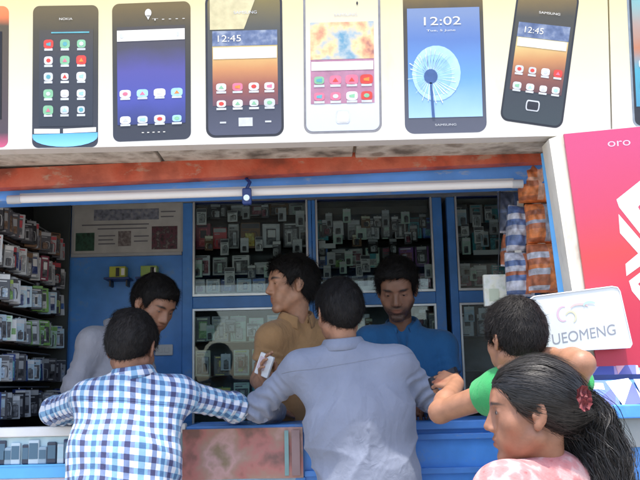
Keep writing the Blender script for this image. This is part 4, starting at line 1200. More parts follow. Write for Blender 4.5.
def cloth(name, col, rough=.85, var=.10, bump=.35, bscale=420, scale=7, seam=None):
    m = mat(name, col, rough, var=var, scale=scale, bump=bump, bscale=bscale, spec=.25)
    nt = m.node_tree; b = nt.nodes['Principled BSDF']
    b.inputs['Sheen Weight'].default_value = .15
    tc = nt.nodes.new('ShaderNodeTexCoord')
    prev = b.inputs['Normal'].links[0].from_socket
    for sc_, st_, dist, mp_s in ((9, .55, .020, (1, 1, .45)), (26, .35, .008, (1, 1, .8))):
        mp = nt.nodes.new('ShaderNodeMapping'); mp.inputs['Scale'].default_value = mp_s; mp.inputs['Rotation'].default_value = (.3, .5, .2)
        nt.links.new(tc.outputs['Object'], mp.inputs[0])
        n = nt.nodes.new('ShaderNodeTexNoise'); n.inputs['Scale'].default_value = sc_; n.inputs['Detail'].default_value = 2; n.inputs['Distortion'].default_value = 1.2
        nt.links.new(mp.outputs[0], n.inputs['Vector'])
        bp = nt.nodes.new('ShaderNodeBump'); bp.inputs['Strength'].default_value = st_; bp.inputs['Distance'].default_value = dist
        nt.links.new(n.outputs[0], bp.inputs['Height']); nt.links.new(prev, bp.inputs['Normal'])
        prev = bp.outputs[0]
    if seam:      # stitched yoke seam across the back
        a = nt.nodes.new('ShaderNodeAttribute'); a.attribute_name = 'weave'
        sp = nt.nodes.new('ShaderNodeSeparateXYZ'); nt.links.new(a.outputs['Vector'], sp.inputs[0])
        q = nt.nodes.new('ShaderNodeMath'); q.operation = 'SUBTRACT'; q.inputs[1].default_value = seam; nt.links.new(sp.outputs['Y'], q.inputs[0])
        w = nt.nodes.new('ShaderNodeMath'); w.operation = 'ABSOLUTE'; nt.links.new(q.outputs[0], w.inputs[0])
        r = nt.nodes.new('ShaderNodeMapRange'); r.inputs['From Max'].default_value = .0030; nt.links.new(w.outputs[0], r.inputs[0])
        bp = nt.nodes.new('ShaderNodeBump'); bp.inputs['Strength'].default_value = .6; bp.inputs['Distance'].default_value = .004
        nt.links.new(r.outputs[0], bp.inputs['Height']); nt.links.new(prev, bp.inputs['Normal']); prev = bp.outputs[0]
    nt.links.new(prev, b.inputs['Normal'])
    return m

def gingham_mat():
    m = cloth('blue gingham cloth', (.7, .7, .7), seam=.385)
    nt = m.node_tree; b = nt.nodes['Principled BSDF']
    a = nt.nodes.new('ShaderNodeAttribute'); a.attribute_name = 'weave'
    sp = nt.nodes.new('ShaderNodeSeparateXYZ'); nt.links.new(a.outputs['Vector'], sp.inputs[0])
    def math_(op, *vals):
        n = nt.nodes.new('ShaderNodeMath'); n.operation = op
        for i, v in enumerate(vals):
            if isinstance(v, (int, float)): n.inputs[i].default_value = v
            else: nt.links.new(v, n.inputs[i])
        return n.outputs[0]
    P_ = .041
    def band(o, ph, w):
        f = math_('FRACT', math_('MULTIPLY_ADD', o, 1 / P_, ph))
        return math_('LESS_THAN', math_('ABSOLUTE', math_('SUBTRACT', f, .5)), w)
    u, v = sp.outputs['X'], sp.outputs['Y']
    bu, bv = band(u, 20.0, .24), band(v, 20.0, .24)
    tu = band(u, 20.5, .045); tv = band(v, 20.5, .045)
    sm = math_('ADD', bu, bv)
    # every second warp band is cyan, the others navy grey
    alt = math_('LESS_THAN', math_('FRACT', math_('MULTIPLY_ADD', u, .5 / P_, 10.0)), .5)
    def rgb(c):
        n = nt.nodes.new('ShaderNodeRGB'); n.outputs[0].default_value = (*c, 1); return n.outputs[0]
    def mixc(f, a_, b_):
        n = nt.nodes.new('ShaderNodeMix'); n.data_type = 'RGBA'
        nt.links.new(f, n.inputs['Factor']); nt.links.new(a_, n.inputs[6]); nt.links.new(b_, n.inputs[7]); return n.outputs[2]
    half = mixc(alt, rgb((.165, .225, .38)), rgb((.20, .36, .52)))
    c = mixc(math_('GREATER_THAN', sm, .5), rgb((0.574, 0.599, 0.656)), half)
    c = mixc(math_('GREATER_THAN', sm, 1.5), c, mixc(alt, rgb((.045, .05, .12)), rgb((.06, .14, .28))))
    nt.links.new(c, b.inputs['Base Color'])
    return m

# ---- head in local axes: x to its right hand side, y out of the face, z up
def head_frame(c, face, up=(0, 0, 1), sc=1.0, tilt=0.0):
    f = Vector(face).normalized(); u = Vector(up)
    r = f.cross(u).normalized(); u = r.cross(f).normalized()
    if tilt:
        q = Matrix.Rotation(tilt, 3, f); r = q @ r; u = q @ u
    R = np.array([[r[i], f[i], u[i]] for i in range(3)])
    return A3(c), R, sc
def hw(H, p): return H[0] + H[1] @ (np.asarray(p, float) * H[2])
def hl(H, V): return ((V - H[0]) @ H[1]) / H[2]

def add_head(F, H, fem=False, lids=.0030):
    s = H[2]; R = H[1]
    E = lambda c, r, k=.02, op='u', R2=None: F.ell(hw(H, c), np.array(r) * s, R if R2 is None else R @ R2, k * s, op)
    Cn = lambda a, b, ra, rb, k=.015, op='u': F.cone(hw(H, a), hw(H, b), ra * s, rb * s, k * s, op)
    E((0, -.018, .042), (.074, .094, .082))
    E((0, .022, -.030), (.058, .062, .082) if not fem else (.056, .060, .078), .03)
    E((0, .045, .040), (.060, .048, .048), .02)
    for q in (-1, 1):
        Cn((q * .050, -.002, -.050), (q * .014, .066, -.096), .020, .014, .022)
        E((q * .041, .054, -.018), (.024, .020, .022), .035)
        E((q * .030, .066, -.055), (.018, .018, .024), .02)
    Cn((-.010, .072, -.098), (.010, .072, -.098), .015, .015, .015)
    Cn((-.032, .082, .030), (.032, .082, .030), .010 if not fem else .008, .010 if not fem else .008, .014)
    for q in (-1, 1):
        E((q * .032, .098, .010), (.019, .016, .011), .012, 's')
        E((q * .032, .072, .009), (.0150, .0145, .0120), .006)
        E((q * .032, .0865, .0075 - (.0030 - lids) * .9), (.0118 if not fem else .0132, .006 if not fem else .008, lids), .002, 's')
    Cn((0, .072, .020), (0, .084, -.022), .012, .017, .014)
    nl = 1.0 if not fem else .985
    Cn((0, .084, .022), (0, .106 * nl, -.022), .0075 if not fem else .0066, .0105 if not fem else .0088, .010)
    E((0, .104 * nl, -.025), (.0105, .0105, .009) if not fem else (.0088, .0090, .0078), .007)
    for q in (-1, 1):
        E((q * .0125, .094 * nl, -.030), (.0085, .011, .0075), .006)
        E((q * .006, .103 * nl, -.0365), (.0032, .005, .003), .002, 's')
    E((0, .078, -.058), (.024, .012, .018), .014)
    E((0, .0865 + (.003 if fem else 0), -.0535), (.0165, .0068, .0052), .008)
    E((0, .0850 + (.003 if fem else 0), -.0668), (.0150, .0072, .0060), .008)
    Cn((-.021, .0835, -.0598), (.021, .0835, -.0598), .0016, .0016, .003, 's')
    Cn((-.010, .0925, -.0600), (.010, .0925, -.0600), .0018, .0018, .003, 's')
    for q in (-1, 1):      # ears
        a = q * math.radians(22)
        R2 = np.array([[math.cos(a), -math.sin(a), 0], [math.sin(a), math.cos(a), 0], [0, 0, 1]])
        E((q * .079, -.012, .002), (.0075, .0185, .031), .008, 'u', R2)
        E((q * .077, -.006, -.026), (.006, .010, .011), .006, 'u', R2)
        E((q * .0865, -.008, .004), (.005, .0105, .019), .004, 's', R2)
        E((q * .081, .000, -.002), (.004, .005, .007), .004, 'u')

def add_hand(F, wrist, d, n, side, curl=.5, s=1.0, spread=.10, thumb=.5):
    """palm, four bent fingers and a thumb; d to the fingers, n out of the palm, thumb on side*(d x n)"""
    d = Vector(d).normalized(); n = Vector(n); n = (n - d * n.dot(d)).normalized()
    b = d.cross(n) * side
    w = Vector(wrist)
    kn = [w + (d * .088 + b * .030) * s, w + (d * .092 + b * .010) * s, w + (d * .088 - b * .011) * s, w + (d * .080 - b * .031) * s]
    for i, q in enumerate(kn):
        F.cone(w + (d * .008 + b * (.018 - .012 * i)) * s, q, .0145 * s, .0112 * s, .012 * s)
    L = [(.042, .025, .021), (.046, .028, .022), (.043, .026, .021), (.034, .021, .019)]
    ends = []
    for i, q in enumerate(kn):
        dr = (d + b * spread * (1.2 - .8 * i)).normalized()
        p = q; a = 0
        for j, l in enumerate(L[i]):
            a += curl * (.75, 1.0, .7)[j] * (1 + .10 * (i - 1.5))
            dd = dr * math.cos(a) + n * math.sin(a)
            p2 = p + dd * l * s
            r0 = (.0090, .0082, .0075)[j] * (.88 if i == 3 else 1)
            F.cone(p, p2, r0 * s, (r0 - .0007) * s, .003 * s)
            p = p2
        ends.append(p)
    t0 = w + (d * .022 + b * .024) * s
    t1 = t0 + (d * .030 + b * .026 + n * .012 * (1 + thumb)) * s
    t2 = t1 + (d * .030 + b * (.014 - .02 * thumb) + n * .014 * thumb) * s
    t3 = t2 + (d * .022 + b * (.004 - .02 * thumb) + n * .012 * thumb) * s
    F.cone(t0, t1, .0150 * s, .0115 * s, .012 * s); F.cone(t1, t2, .0108 * s, .0095 * s, .003 * s); F.cone(t2, t3, .0094 * s, .0078 * s, .003 * s)
    return kn, ends

def hairline(l, kind):
    """height of the hair edge for a local point; hair is kept above it"""
    ys = [-.14, -.10, -.05, -.028, -.012, .004, .020, .032, .046, .070, .10, .14]
    zs = {'high': [-.085, -.085, -.062, -.050, .028, .030, -.006, .006, .046, .076, .086, .09], 'short': [-.085, -.085, -.062, -.050, .028, .030, -.006, .000, .038, .066, .074, .08],
          'low': [-.105, -.105, -.085, -.062, .020, .026, -.012, -.004, .034, .060, .068, .07],
          'tied': [-.085, -.085, -.080, -.060, .018, .022, .006, .008, .034, .066, .078, .085]}[kind]
    return np.interp(l[:, 1], ys, zs)

def strands(rs, V, N, dirs, n, length, width, lift, H=None, curl=.15, droop=0.0, segs=3, bend=0.0):
    """thin flat hair strands lying along dirs"""
    pick = rs.randint(0, len(V), n)
    P = V[pick] + rs.randn(n, 3) * .0015; Nn = N[pick]; D = dirs[pick] + rs.randn(n, 3) * curl
    D -= Nn * (D * Nn).sum(1)[:, None]
    D /= np.linalg.norm(D, axis=1)[:, None] + 1e-9
    Ls = length * rs.uniform(.55, 1.2, n)
    out, quads = [], []
    Wd = np.cross(D, Nn)
    B = rs.randn(n, 3) * .25 * curl
    pts = []
    for j in range(segs + 1):
        t = j / segs
        p = P + D * (Ls * t)[:, None] + Nn * (lift * rs.uniform(.4, 1.3, n) * t)[:, None] * (1 if H is None else 1) + B * (Ls * t * t)[:, None]
        p[:, 2] -= droop * t * t * Ls
        p -= Nn * ((Ls * t) ** 2 / (2 * .088) * bend)[:, None]
        w = width * (1 - .75 * t)
        pts.append((p - Wd * w / 2, p + Wd * w / 2))
    V2 = np.concatenate([np.stack(q, 1).reshape(-1, 3) for q in pts])
    for j in range(segs):
        a = np.arange(n) * 2 + j * n * 2
        b = a + n * 2
        quads.append(np.stack([a, a + 1, b + 1, b], 1))
    return V2, np.concatenate(quads)

def make_hair(parent, H, kind, seed, mat_, thick=.013, n=5200, length=.026, lift=.006, part=0.25, res=.0045, swirl=None):
    s = H[2]
    ext = .15 * s
    F = Field(H[0] - ext, H[0] + ext, res)
    t = thick
    F.ell(hw(H, (0, -.018, .044)), np.array((.073 + t, .094 + t, .083 + t)) * s, H[1], .01)
    if kind != 'tied':
        F.ell(hw(H, (0, .040, .080)), np.array((.056, .046, .034 + t * .6)) * s, H[1], .03)
        F.ell(hw(H, (0, -.060, .005)), np.array((.062 + t * .5, .052 + t, .080)) * s, H[1], .03)
    else:
        F.ell(hw(H, (0, -.070, .010)), np.array((.062, .046, .058)) * s, H[1], .03)
    # cut along the hair line
    P = np.stack(np.meshgrid(*F.ax, indexing='ij'), -1).reshape(-1, 3)
    l = hl(H, P)
    jag = vnoise(l * 90 + seed) * .007 + vnoise(l * 220 + seed) * .004
    cut = (hairline(l, kind) + jag - l[:, 2]) * s
    nn = vnoise(l * np.array([26, 26, 18]) + seed * 3) * .0045 + vnoise(l * 60 + seed) * .002
    F.F = np.maximum(F.F + (nn * s).reshape(F.F.shape).astype(np.float32), cut.reshape(F.F.shape).astype(np.float32) * .7)
    V, Q = F.mesh(); V = smooth(V, Q, 1)
    N = vnormals(V, Q)
    L = hl(H, V)
    if swirl is None: swirl = (part * .1, -.055, .125)
    D = L - np.array(swirl)
    if kind != 'tied':
        fr = np.clip((L[:, 1] - .0) / .08, 0, 1) * np.clip((L[:, 2] - .03) / .05, 0, 1)
        D = D / (np.linalg.norm(D, axis=1)[:, None] + 1e-6) + fr[:, None] * np.array([part * 4, -.2, .35])
    else:
        D = np.array([0, -.118, .005]) - L
    D = D @ H[1].T
    D /= np.linalg.norm(D, axis=1)[:, None] + 1e-9
    rs = np.random.RandomState(seed)
    V2, Q2 = strands(rs, V, N, D, n, length * s, .0016 * s, lift * s, curl=.30 if kind != 'tied' else .035, bend=.8 if kind == 'tied' else .3, segs=3 if kind != 'tied' else 5)
    return V, Q, V2, Q2

def person(label, J, H, shirt=None, sleeve=(1.0, 1.0), tone=(.27, .135, .08), hair='short', hair_mat=None, seed=1, fem=False, hands=None, bulk=1.0, trousers=(.05, .05, .07),
           fold=.004, head_res=.0038, hair_kw=None, beard=0.0, tuck=False, body_res=.0055, collar=True, weave=False, hem=.02, extra_hair=None, sag=1.0, shirt_k=.075, lids=.0030, loose=0):
    f = Vector(J['facing']).normalized(); up = Vector((0, 0, 1))
    right = f.cross(up).normalized()
    sl, sr = Vector(J['shL']), Vector(J['shR'])
    neck, pel = Vector(J['neck']), Vector(J['pelvis'])
    mid = (sl + sr) / 2
    sp = (mid - pel).normalized()
    rv = (sr - sl).normalized()
    fv = up.cross(rv); fv = sp.cross(rv) if True else fv
    fv = rv.cross(sp) * -1
    if fv.dot(f) < 0: fv = -fv
    fv.normalize()
    R = np.array([[rv[i], fv[i], sp[i]] for i in range(3)])
    foot_z = J.get('floor', .112)
    root = thing('person', label, 'person', (pel.x, pel.y, foot_z))
    tl = (mid - pel).length
    chest = mid - sp * (.27 * tl) + fv * .012
    belly = pel + sp * (.36 * tl) + fv * .015
    B = bulk
    hwid = (sr - sl).length / 2
    hp_w = .082 * B
    hipL, hipR = pel - rv * hp_w - up * .03, pel + rv * hp_w - up * .03
    feet = J.get('feet', (Vector((pel.x, pel.y, 0)) - right * .10, Vector((pel.x, pel.y, 0)) + right * .10))
    legs = []
    for hip, ft in ((hipL, feet[0]), (hipR, feet[1])):
        an = Vector((ft[0], ft[1], foot_z + .085))
        kn = (hip + an) / 2 + f * .035 + up * .02
        legs.append((hip, kn, an))
    arms = [(sl, Vector(J['elL']), Vector(J['wrL'])), (sr, Vector(J['elR']), Vector(J['wrR']))]

    def torso(F, o, k):
        F.ell(chest, ((hwid * .80 + o) * 1.0, .098 * B + o, .30 * tl + o * .5), R, k)
        F.ell(belly, (.132 * B + o, .098 * B + o, .34 * tl), R, k)
        F.ell(pel + up * .02, (.152 * B + o, .108 * B + o, .125), R, k)
        F.cone(neck - sp * .045, sl + sp * .002, .050 + o * .9, .047 + o, k)
        F.cone(neck - sp * .045, sr + sp * .002, .050 + o * .9, .047 + o, k)
        F.cone(sl - sp * .01, sl - sp * .10 + rv * .03, .052 + o * .6, .05 + o * .4, k)
        F.cone(sr - sp * .01, sr - sp * .10 - rv * .03, .052 + o * .6, .05 + o * .4, k)

    # --- body: one continuous skin surface
    pts = [neck, pel, H[0]] + [p for a in arms for p in a] + [p for l in legs for p in l]
    lo = np.min([A3(p) for p in pts], 0) - .24; hi = np.max([A3(p) for p in pts], 0) + .24
    lo[2] = foot_z - .012
    hz = [(H[0][a] - .135 * H[2], H[0][a] + .135 * H[2]) for a in range(3)]
    zones = [hz]
    hands = hands or {}
    hinfo = {}
    for i, key in ((0, 'L'), (1, 'R')):
        if key in hands:
            w = A3(arms[i][2]); dd = A3(Vector(hands[key]['d']).normalized())
            c = w + dd * .085
            zones.append([(c[a] - .10, c[a] + .10) for a in range(3)])
    F = Field(lo, hi, head_res, .013, zones)
    torso(F, -.026, .03)
    hc = Vector(H[0])
    F.cone(neck - sp * .045 + fv * .012, Vector(hw(H, (0, -.025, -.055))), .049 * B ** .5 * (1 if not fem else .90), .052 * H[2] * (1 if not fem else .86), .03)
    for i, (a, b, c) in enumerate(arms):
        F.cone(a, b, .046, .037, .03)
        F.cone(b, b + (c - b) * .35, .0375, .040, .02)
        F.cone(b + (c - b) * .35, c, .040, .0265, .02)
    for a, b, c in legs:
        F.cone(a, b, .082, .052, .03); F.cone(b, b + (c - b) * .3, .052, .056, .02); F.cone(b + (c - b) * .3, c, .056, .034, .02)
        F.cone(c - up * .03 - f * .03, c - up * .052 + f * .12, .036, .026, .02)
    add_head(F, H, fem, lids)
    for i, key in ((0, 'L'), (1, 'R')):
        h = hands.get(key)
        side = 1 if key == 'R' else -1
        w = arms[i][2]
        d_def = (arms[i][2] - arms[i][1]).normalized()
        if h is None: h = dict(d=d_def, n=(0, 0, -1), curl=.35)
        hinfo[key] = add_hand(F, w, h['d'], h['n'], side, h.get('curl', .5), h.get('s', .98), h.get('spread', .1), h.get('thumb', .5))
    V, Q = F.mesh()
    V = smooth(V, Q, 1, .35)
    # skin tones: lips, brows, beard, nails stay with the skin
    l = hl(H, V)
    tone = np.array(tone)
    colr = np.tile(tone, (len(V), 1))
    def blend(mask, c): colr[:] = colr * (1 - mask[:, None]) + np.array(c) * mask[:, None]
    def soft(d, w): return np.clip(.5 - d / w, 0, 1)
    lip = soft(np.sqrt((l[:, 0] / .021) ** 2 + ((l[:, 2] + .060) / .0105) ** 2) - 1, .5) * (l[:, 1] > .072)
    blend(lip * (.6 if not fem else .8), tone * (np.array([.92, .62, .62]) if not fem else np.array([.80, .46, .50])))
    brow = np.zeros(len(V))
    for q in (-1, 1):
        x = (l[:, 0] * q - .033) / .020
        z = l[:, 2] - (.031 - .004 * x * x)
        brow = np.maximum(brow, soft(np.sqrt(x ** 2 + (z / (.0052 if not fem else .0036)) ** 2) - 1, .7) * (l[:, 1] > .05))
    blend(brow * .92, (.014, .011, .010))
    lash = np.zeros(len(V))
    for q in (-1, 1):
        lash = np.maximum(lash, soft(np.abs(np.sqrt(((l[:, 0] * q - .032) / .0125) ** 2 + ((l[:, 2] - .0085) / .0046) ** 2) - 1), .7) * (l[:, 1] > .06))
    if fem: lash = np.clip(lash * 1.6, 0, 1)
    blend(lash * .85, (.03, .02, .016))
    if beard > 0:
        bd = soft((l[:, 2] + .045 + .35 * np.clip(.03 - l[:, 1], 0, .1)) / .02, 1.0) * (l[:, 2] > -.125) * (l[:, 1] > -.015) * (1 - lip)
        mo = soft(np.sqrt((l[:, 0] / .026) ** 2 + ((l[:, 2] + .044) / .0055) ** 2) - 1, .8) * (l[:, 1] > .07)
        bd = np.clip(np.maximum(bd * .85, mo) * (.8 + .35 * vnoise(l * 300)), 0, 1)
        blend(bd * beard, (.018, .014, .012))
    rosy = soft(np.sqrt((np.abs(l[:, 0]) - .040) ** 2 + (l[:, 1] - .06) ** 2 + (l[:, 2] + .018) ** 2) - .022, .03)
    blend(rosy * .15, tone * np.array([1.12, .85, .8]))
    col4 = np.concatenate([np.clip(colr, 0, 1), np.ones((len(V), 1))], 1)
    body = to_object('body', V, Q, M_skin, root, {'tone': ('FLOAT_COLOR', col4)})
    # eyes
    gz = .55 if lids < .0025 else .12
    cg, sg_ = math.cos(gz), math.sin(gz)
    for q in (-1, 1):
        o = MB()
        c = Vector(hw(H, (q * .032, .0722, .0085)))
        n_ = 14
        for mi, rad, a0, a1 in ((0, .0122, .56, 3.14), (1, .0124, 0, .58)):
            vs, fs = [], []
            rings_ = 8
            for i in range(rings_ + 1):
                th = a0 + (a1 - a0) * i / rings_
                for k in range(n_):
                    an = 2 * math.pi * k / n_
                    loc = np.array([math.sin(th) * math.cos(an), math.cos(th), math.sin(th) * math.sin(an)]) * rad * H[2]
                    loc = np.array([loc[0], loc[1] * cg + loc[2] * sg_, -loc[1] * sg_ + loc[2] * cg])
                    vs.append(c + Vector(H[1] @ loc))
            for i in range(rings_):
                for k in range(n_): fs.append([i * n_ + k, i * n_ + (k + 1) % n_, (i + 1) * n_ + (k + 1) % n_, (i + 1) * n_ + k])
            o.add(vs, fs, mi, True)
        o.build('eye', [M_eye, M_iris], root)

    # --- hair
    kw = dict(hair_kw or {})
    hm = hair_mat or M_hair
    hV, hQ, sV, sQ = make_hair(root, H, hair, seed, hm, **kw)
    allV = [hV, sV]; allQ = [hQ, sQ + len(hV)]
    if extra_hair is not None:
        eV, eQ = extra_hair
        allQ.append(eQ + sum(len(v) for v in allV)); allV.append(eV)
    to_object('hair', np.concatenate(allV), np.concatenate(allQ), hm, root)

    # --- shirt
    hem_z = pel.z - hem
    pts = [neck, pel] + [p for a in arms for p in a]
    lo = np.min([A3(p) for p in pts], 0) - .22; hi = np.max([A3(p) for p in pts], 0) + .22
    lo[2] = hem_z - .03
    F = Field(lo, hi, body_res)
    o_ = .012
    torso(F, o_, shirt_k)
    lw = loose if loose else .165 * B
    F.ell(belly - sp * .02, (lw, .128 * B + o_, .36 * tl), R, .08)
    F.ell(mid - sp * (.50 * tl), (lw * .97, .122 * B + o_, .26 * tl), R, .08)
    F.ell(pel - up * .04, (lw * .96, .132 * B + o_, .19), R, .07)
    cuffs = []
    for i, (a, b, c) in enumerate(arms):
        s_ = sleeve[i]
        if s_ > .5:       # long sleeve, s_ = 1 reaches the wrist
            e = b + (c - b) * min(1, (s_ - .5) * 2)
            F.cone(a, b, .060, .053, .03)
            F.cone(b, e + (e - b).normalized() * .02, .053, .042, .02)
            F.cone(b - (b - a).normalized() * .02, b - (b - a).normalized() * .01 + (c - b).normalized() * .01, .056, .056, .02)
            cuffs.append((e, (e - b)))
        else:             # short sleeve
            e = a + (b - a) * (s_ * 2)
            F.cone(a, e + (b - a).normalized() * .02, .062, .062, .03)
            cuffs.append((e, (b - a)))
    for e, n_ in cuffs: F.cut(e, n_, r=.11)
    F.cut((pel.x, pel.y, hem_z), (0, 0, -1), r=.6)
    nd = (Vector(hw(H, (0, -.025, -.055))) - (neck - sp * .05)).normalized()
    nr = nd.cross(fv).normalized() * -1
    nf = nr.cross(nd) * -1
    if nf.dot(fv) < 0: nf = -nf
    Rn = np.array([[nr[i], nf[i], nd[i]] for i in range(3)])
    # open neck
    F.cone(neck - sp * .06 + fv * .085 + nd * .07, neck - sp * .085 + fv * .12, .036, .010, .01, 's')
    V, Q = F.mesh()
    Vs_ = smooth(V, Q, 14, .5)
    keep = np.clip((((V - A3(neck)) ** 2).sum(1) ** .5 - .11) / .05, 0, 1)[:, None]
    V = smooth(V, Q, 2, .5) * (1 - keep) + Vs_ * keep
    N = vnormals(V, Q)
    # weave coordinates and folds
    t = ((V - A3(pel)) @ A3(sp))
    x = ((V - A3(pel)) @ A3(rv)); y = ((V - A3(pel)) @ A3(fv))
    uv = np.stack([x + np.sign(x) * np.clip((np.abs(x) - .07) / .09, 0, 1) * (y + .10) * .7, t + .012 * vnoise(V * 6), np.zeros(len(V))], 1)
    on_arm = np.zeros(len(V), bool)
    dchest = np.abs(x) - hwid * .92
    disp = np.zeros(len(V))
    w_arm = np.zeros(len(V))
    for i, (a, b, c) in enumerate(arms):
        a_, b_, c_ = A3(a), A3(b), A3(c)
        best = np.full(len(V), 9.0); along = np.zeros(len(V)); ang = np.zeros(len(V))
        for p, q, base in ((a_, b_, 0.0), (b_, c_, np.linalg.norm(b_ - a_))):
            ax = (q - p); Ln = np.linalg.norm(ax); ax /= Ln
            tt = (V - p) @ ax
            rel = V - p - np.outer(np.clip(tt, 0, Ln), ax)
            d = np.linalg.norm(rel, axis=1)
            m = d < best
            ref = np.cross(ax, [0.1, .95, .3]); ref /= np.linalg.norm(ref); ref2 = np.cross(ax, ref)
            best = np.where(m, d, best); along = np.where(m, base + tt, along)
            ang = np.where(m, np.arctan2(rel @ ref2, rel @ ref), ang)
        side = (x < 0) if i == 0 else (x > 0)
        isarm = (best < .085) & side & ((along > .055) | (best < .06) & (along > .03))
        uv[isarm] = np.stack([ang[isarm] * .055, along[isarm], np.zeros(isarm.sum())], 1)
        on_arm |= isarm
        # sleeve folds: rings that gather at the elbow
        L1 = np.linalg.norm(b_ - a_)
        el = np.exp(-((along - L1) / .10) ** 2)
        wr = np.sin(along * 150 + 1.7 * np.sin(ang * 2 + seed) + vnoise(V * 14 + seed) * 3.0)
        fo = (el * .9 + .30) * wr * (.55 + .45 * np.cos(ang * 1.0 + seed))
        disp = np.where(isarm, fo * fold * .95, disp)
    # torso folds: drape from the armpits, hanging folds over the waist, small creases
    ph = vnoise(np.stack([x * 4.5, y * 4.5, t * 3], 1) + seed)
    ph2 = vnoise(np.stack([x * 9, y * 9, t * 6], 1) + seed * 2)
    rdg = lambda a: 1 - 2 * np.abs(np.sin(a)) ** .75
    low = np.clip(1.05 - t / tl, 0, 1)
    side_ = np.clip((np.abs(x) - .03) / .10, 0, 1)
    r1 = rdg(np.abs(x) * 15 + t * 17 + ph * 2.2 + ph2 * .6) * side_ * np.exp(-((t - .62 * tl) / (.28 * tl)) ** 2)
    r2 = rdg(x * 17 + ph * 2.6 + t * 4 * np.sign(x)) * low ** 1.5
    r3 = rdg(t * 26 + x * 7 + ph * 3.5) * np.exp(-((t - .22 * tl) / (.16 * tl)) ** 2) * (.4 + side_)
    d2 = vnoise(np.stack([x * 12 + t * 5, y * 12, t * 5 - x * 4], 1) + seed * 2)
    disp = np.where(on_arm, disp, (r1 * .8 + r2 * .75 + r3 * .6 + d2 * .7) * fold * sag)
    disp *= np.clip((((V - A3(neck)) ** 2).sum(1) ** .5 - .10) / .08, .12, 1)
    disp += vnoise(V * 55 + seed) * .0006
    V = V + N * disp[:, None]
    V = smooth(V, Q, 1, .4)
    to_object('shirt', V, Q, shirt, root, {'weave': ('FLOAT_VECTOR', uv)})
    if collar:       # folded collar: a stand round the neck and a fall turned down over it
        bs = B ** .5
        cc = A3(neck - sp * .002 + fv * .006)
        prof = [(.064, -.020), (.0655, .010), (.067, .0235), (.0705, .0265), (.0745, .0225), (.083, .002), (.092, -.021), (.0895, -.0225), (.080, -.002), (.071, .016)]
        nA = 56
        vs, uvc = [], []
        for i in range(nA + 1):
            an = math.radians(-158 + 316 * i / nA)          # 0 at the nape
            sd = math.sin(an) ** 2; fr = max(0, -math.cos(an)) ** 2
            for r_, z_ in prof:
                zz = z_ + (.010 * sd if z_ < .01 else .004 * sd) - (.026 * fr if z_ < .01 else .016 * fr)
                rr_ = (r_ + .0012 * math.sin(an * 5 + seed)) * bs
                vs.append(cc + Rn @ np.array([math.sin(an) * rr_ * 1.03, -math.cos(an) * rr_, zz]))
                uvc.append((an * .075, zz * 1.0, 0))
        k_ = len(prof); fs_ = []
        for i in range(nA):
            for j in range(k_):
                j2 = (j + 1) % k_
                fs_.append([i * k_ + j, i * k_ + j2, (i + 1) * k_ + j2, (i + 1) * k_ + j])
        for i0 in (0, nA * k_):
            for j in range(1, 5): fs_.append([i0 + (j - 1) % k_, i0 + j, i0 + k_ - j - 1, i0 + (k_ - j) % k_])
        to_object('collar', np.array(vs), np.array(fs_), shirt, root, {'weave': ('FLOAT_VECTOR', np.array(uvc))})

    # --- trousers
    lo = np.min([A3(p) for l_ in legs for p in l_], 0) - .2; hi = np.max([A3(p) for l_ in legs for p in l_], 0) + .2
    lo[2] = foot_z + .03; hi[2] = pel.z + .13
    F = Field(lo, hi, .014)
    F.ell(pel + up * .0, (.155 * B, .112 * B, .14), R, .04)
    for a, b, c in legs:
        F.cone(a, b, .092, .070, .04); F.cone(b, c - up * .02, .070, .058, .03)
        F.cut((c.x, c.y, foot_z + .045), (0, 0, -1), r=.13)
    F.cut((pel.x, pel.y, pel.z + .10), (0, 0, 1), r=.3)
    V, Q = F.mesh(); V = smooth(V, Q, 1)
    N = vnormals(V, Q)
    V = V + N * (vnoise(np.stack([V[:, 0] * 12, V[:, 1] * 12, V[:, 2] * 7], 1) + seed) * .006)[:, None]
    to_object('trousers', V, Q, cloth('trouser cloth %d' % seed, trousers), root)
    for a, b, c in legs:
        MB().box((-.048, -.10, -.014), (.048, .165, -.001), 0, Matrix.Translation((c.x, c.y, foot_z + .0155)) @ Matrix((right, f, up)).transposed().to_4x4(), bev=.005).build('sandal', M_brown, root)
    return root, hinfo
# ------------------------------------------------------------------ the seven people
def P(px, py, Y): return at(px, py, Y)
def V3(*a): return Vector(a)
SK = (.37, .185, .112)
SKD = (.26, .125, .075)

# customer in the gingham shirt, seen from behind, leaning on the showcase
person('man in blue and white checked shirt seen from behind at the showcase',
       dict(neck=P(132, 374, 3.30), shL=P(90, 398, 3.30), shR=P(178, 394, 3.30), elL=P(55, 411, 3.52), wrL=V3(-.86, 3.80, 1.19), elR=P(235, 407, 3.50), wrR=V3(-.36, 3.78, 1.20),
            pelvis=V3(-.76, 3.20, .86), facing=(0, 1, 0), feet=(V3(-.88, 3.05, 0), V3(-.66, 3.14, 0))),
       head_frame(P(132, 349, 3.34), (.12, 1, -.42), sc=1.09), gingham_mat(), (1.0, 1.0), SKD, 'low', M_hair, 11, hands={}, trousers=(.03, .035, .06), weave=True, fold=.006, loose=.208,
       hair_kw=dict(thick=.016, length=.022, n=6000), bulk=1.02)

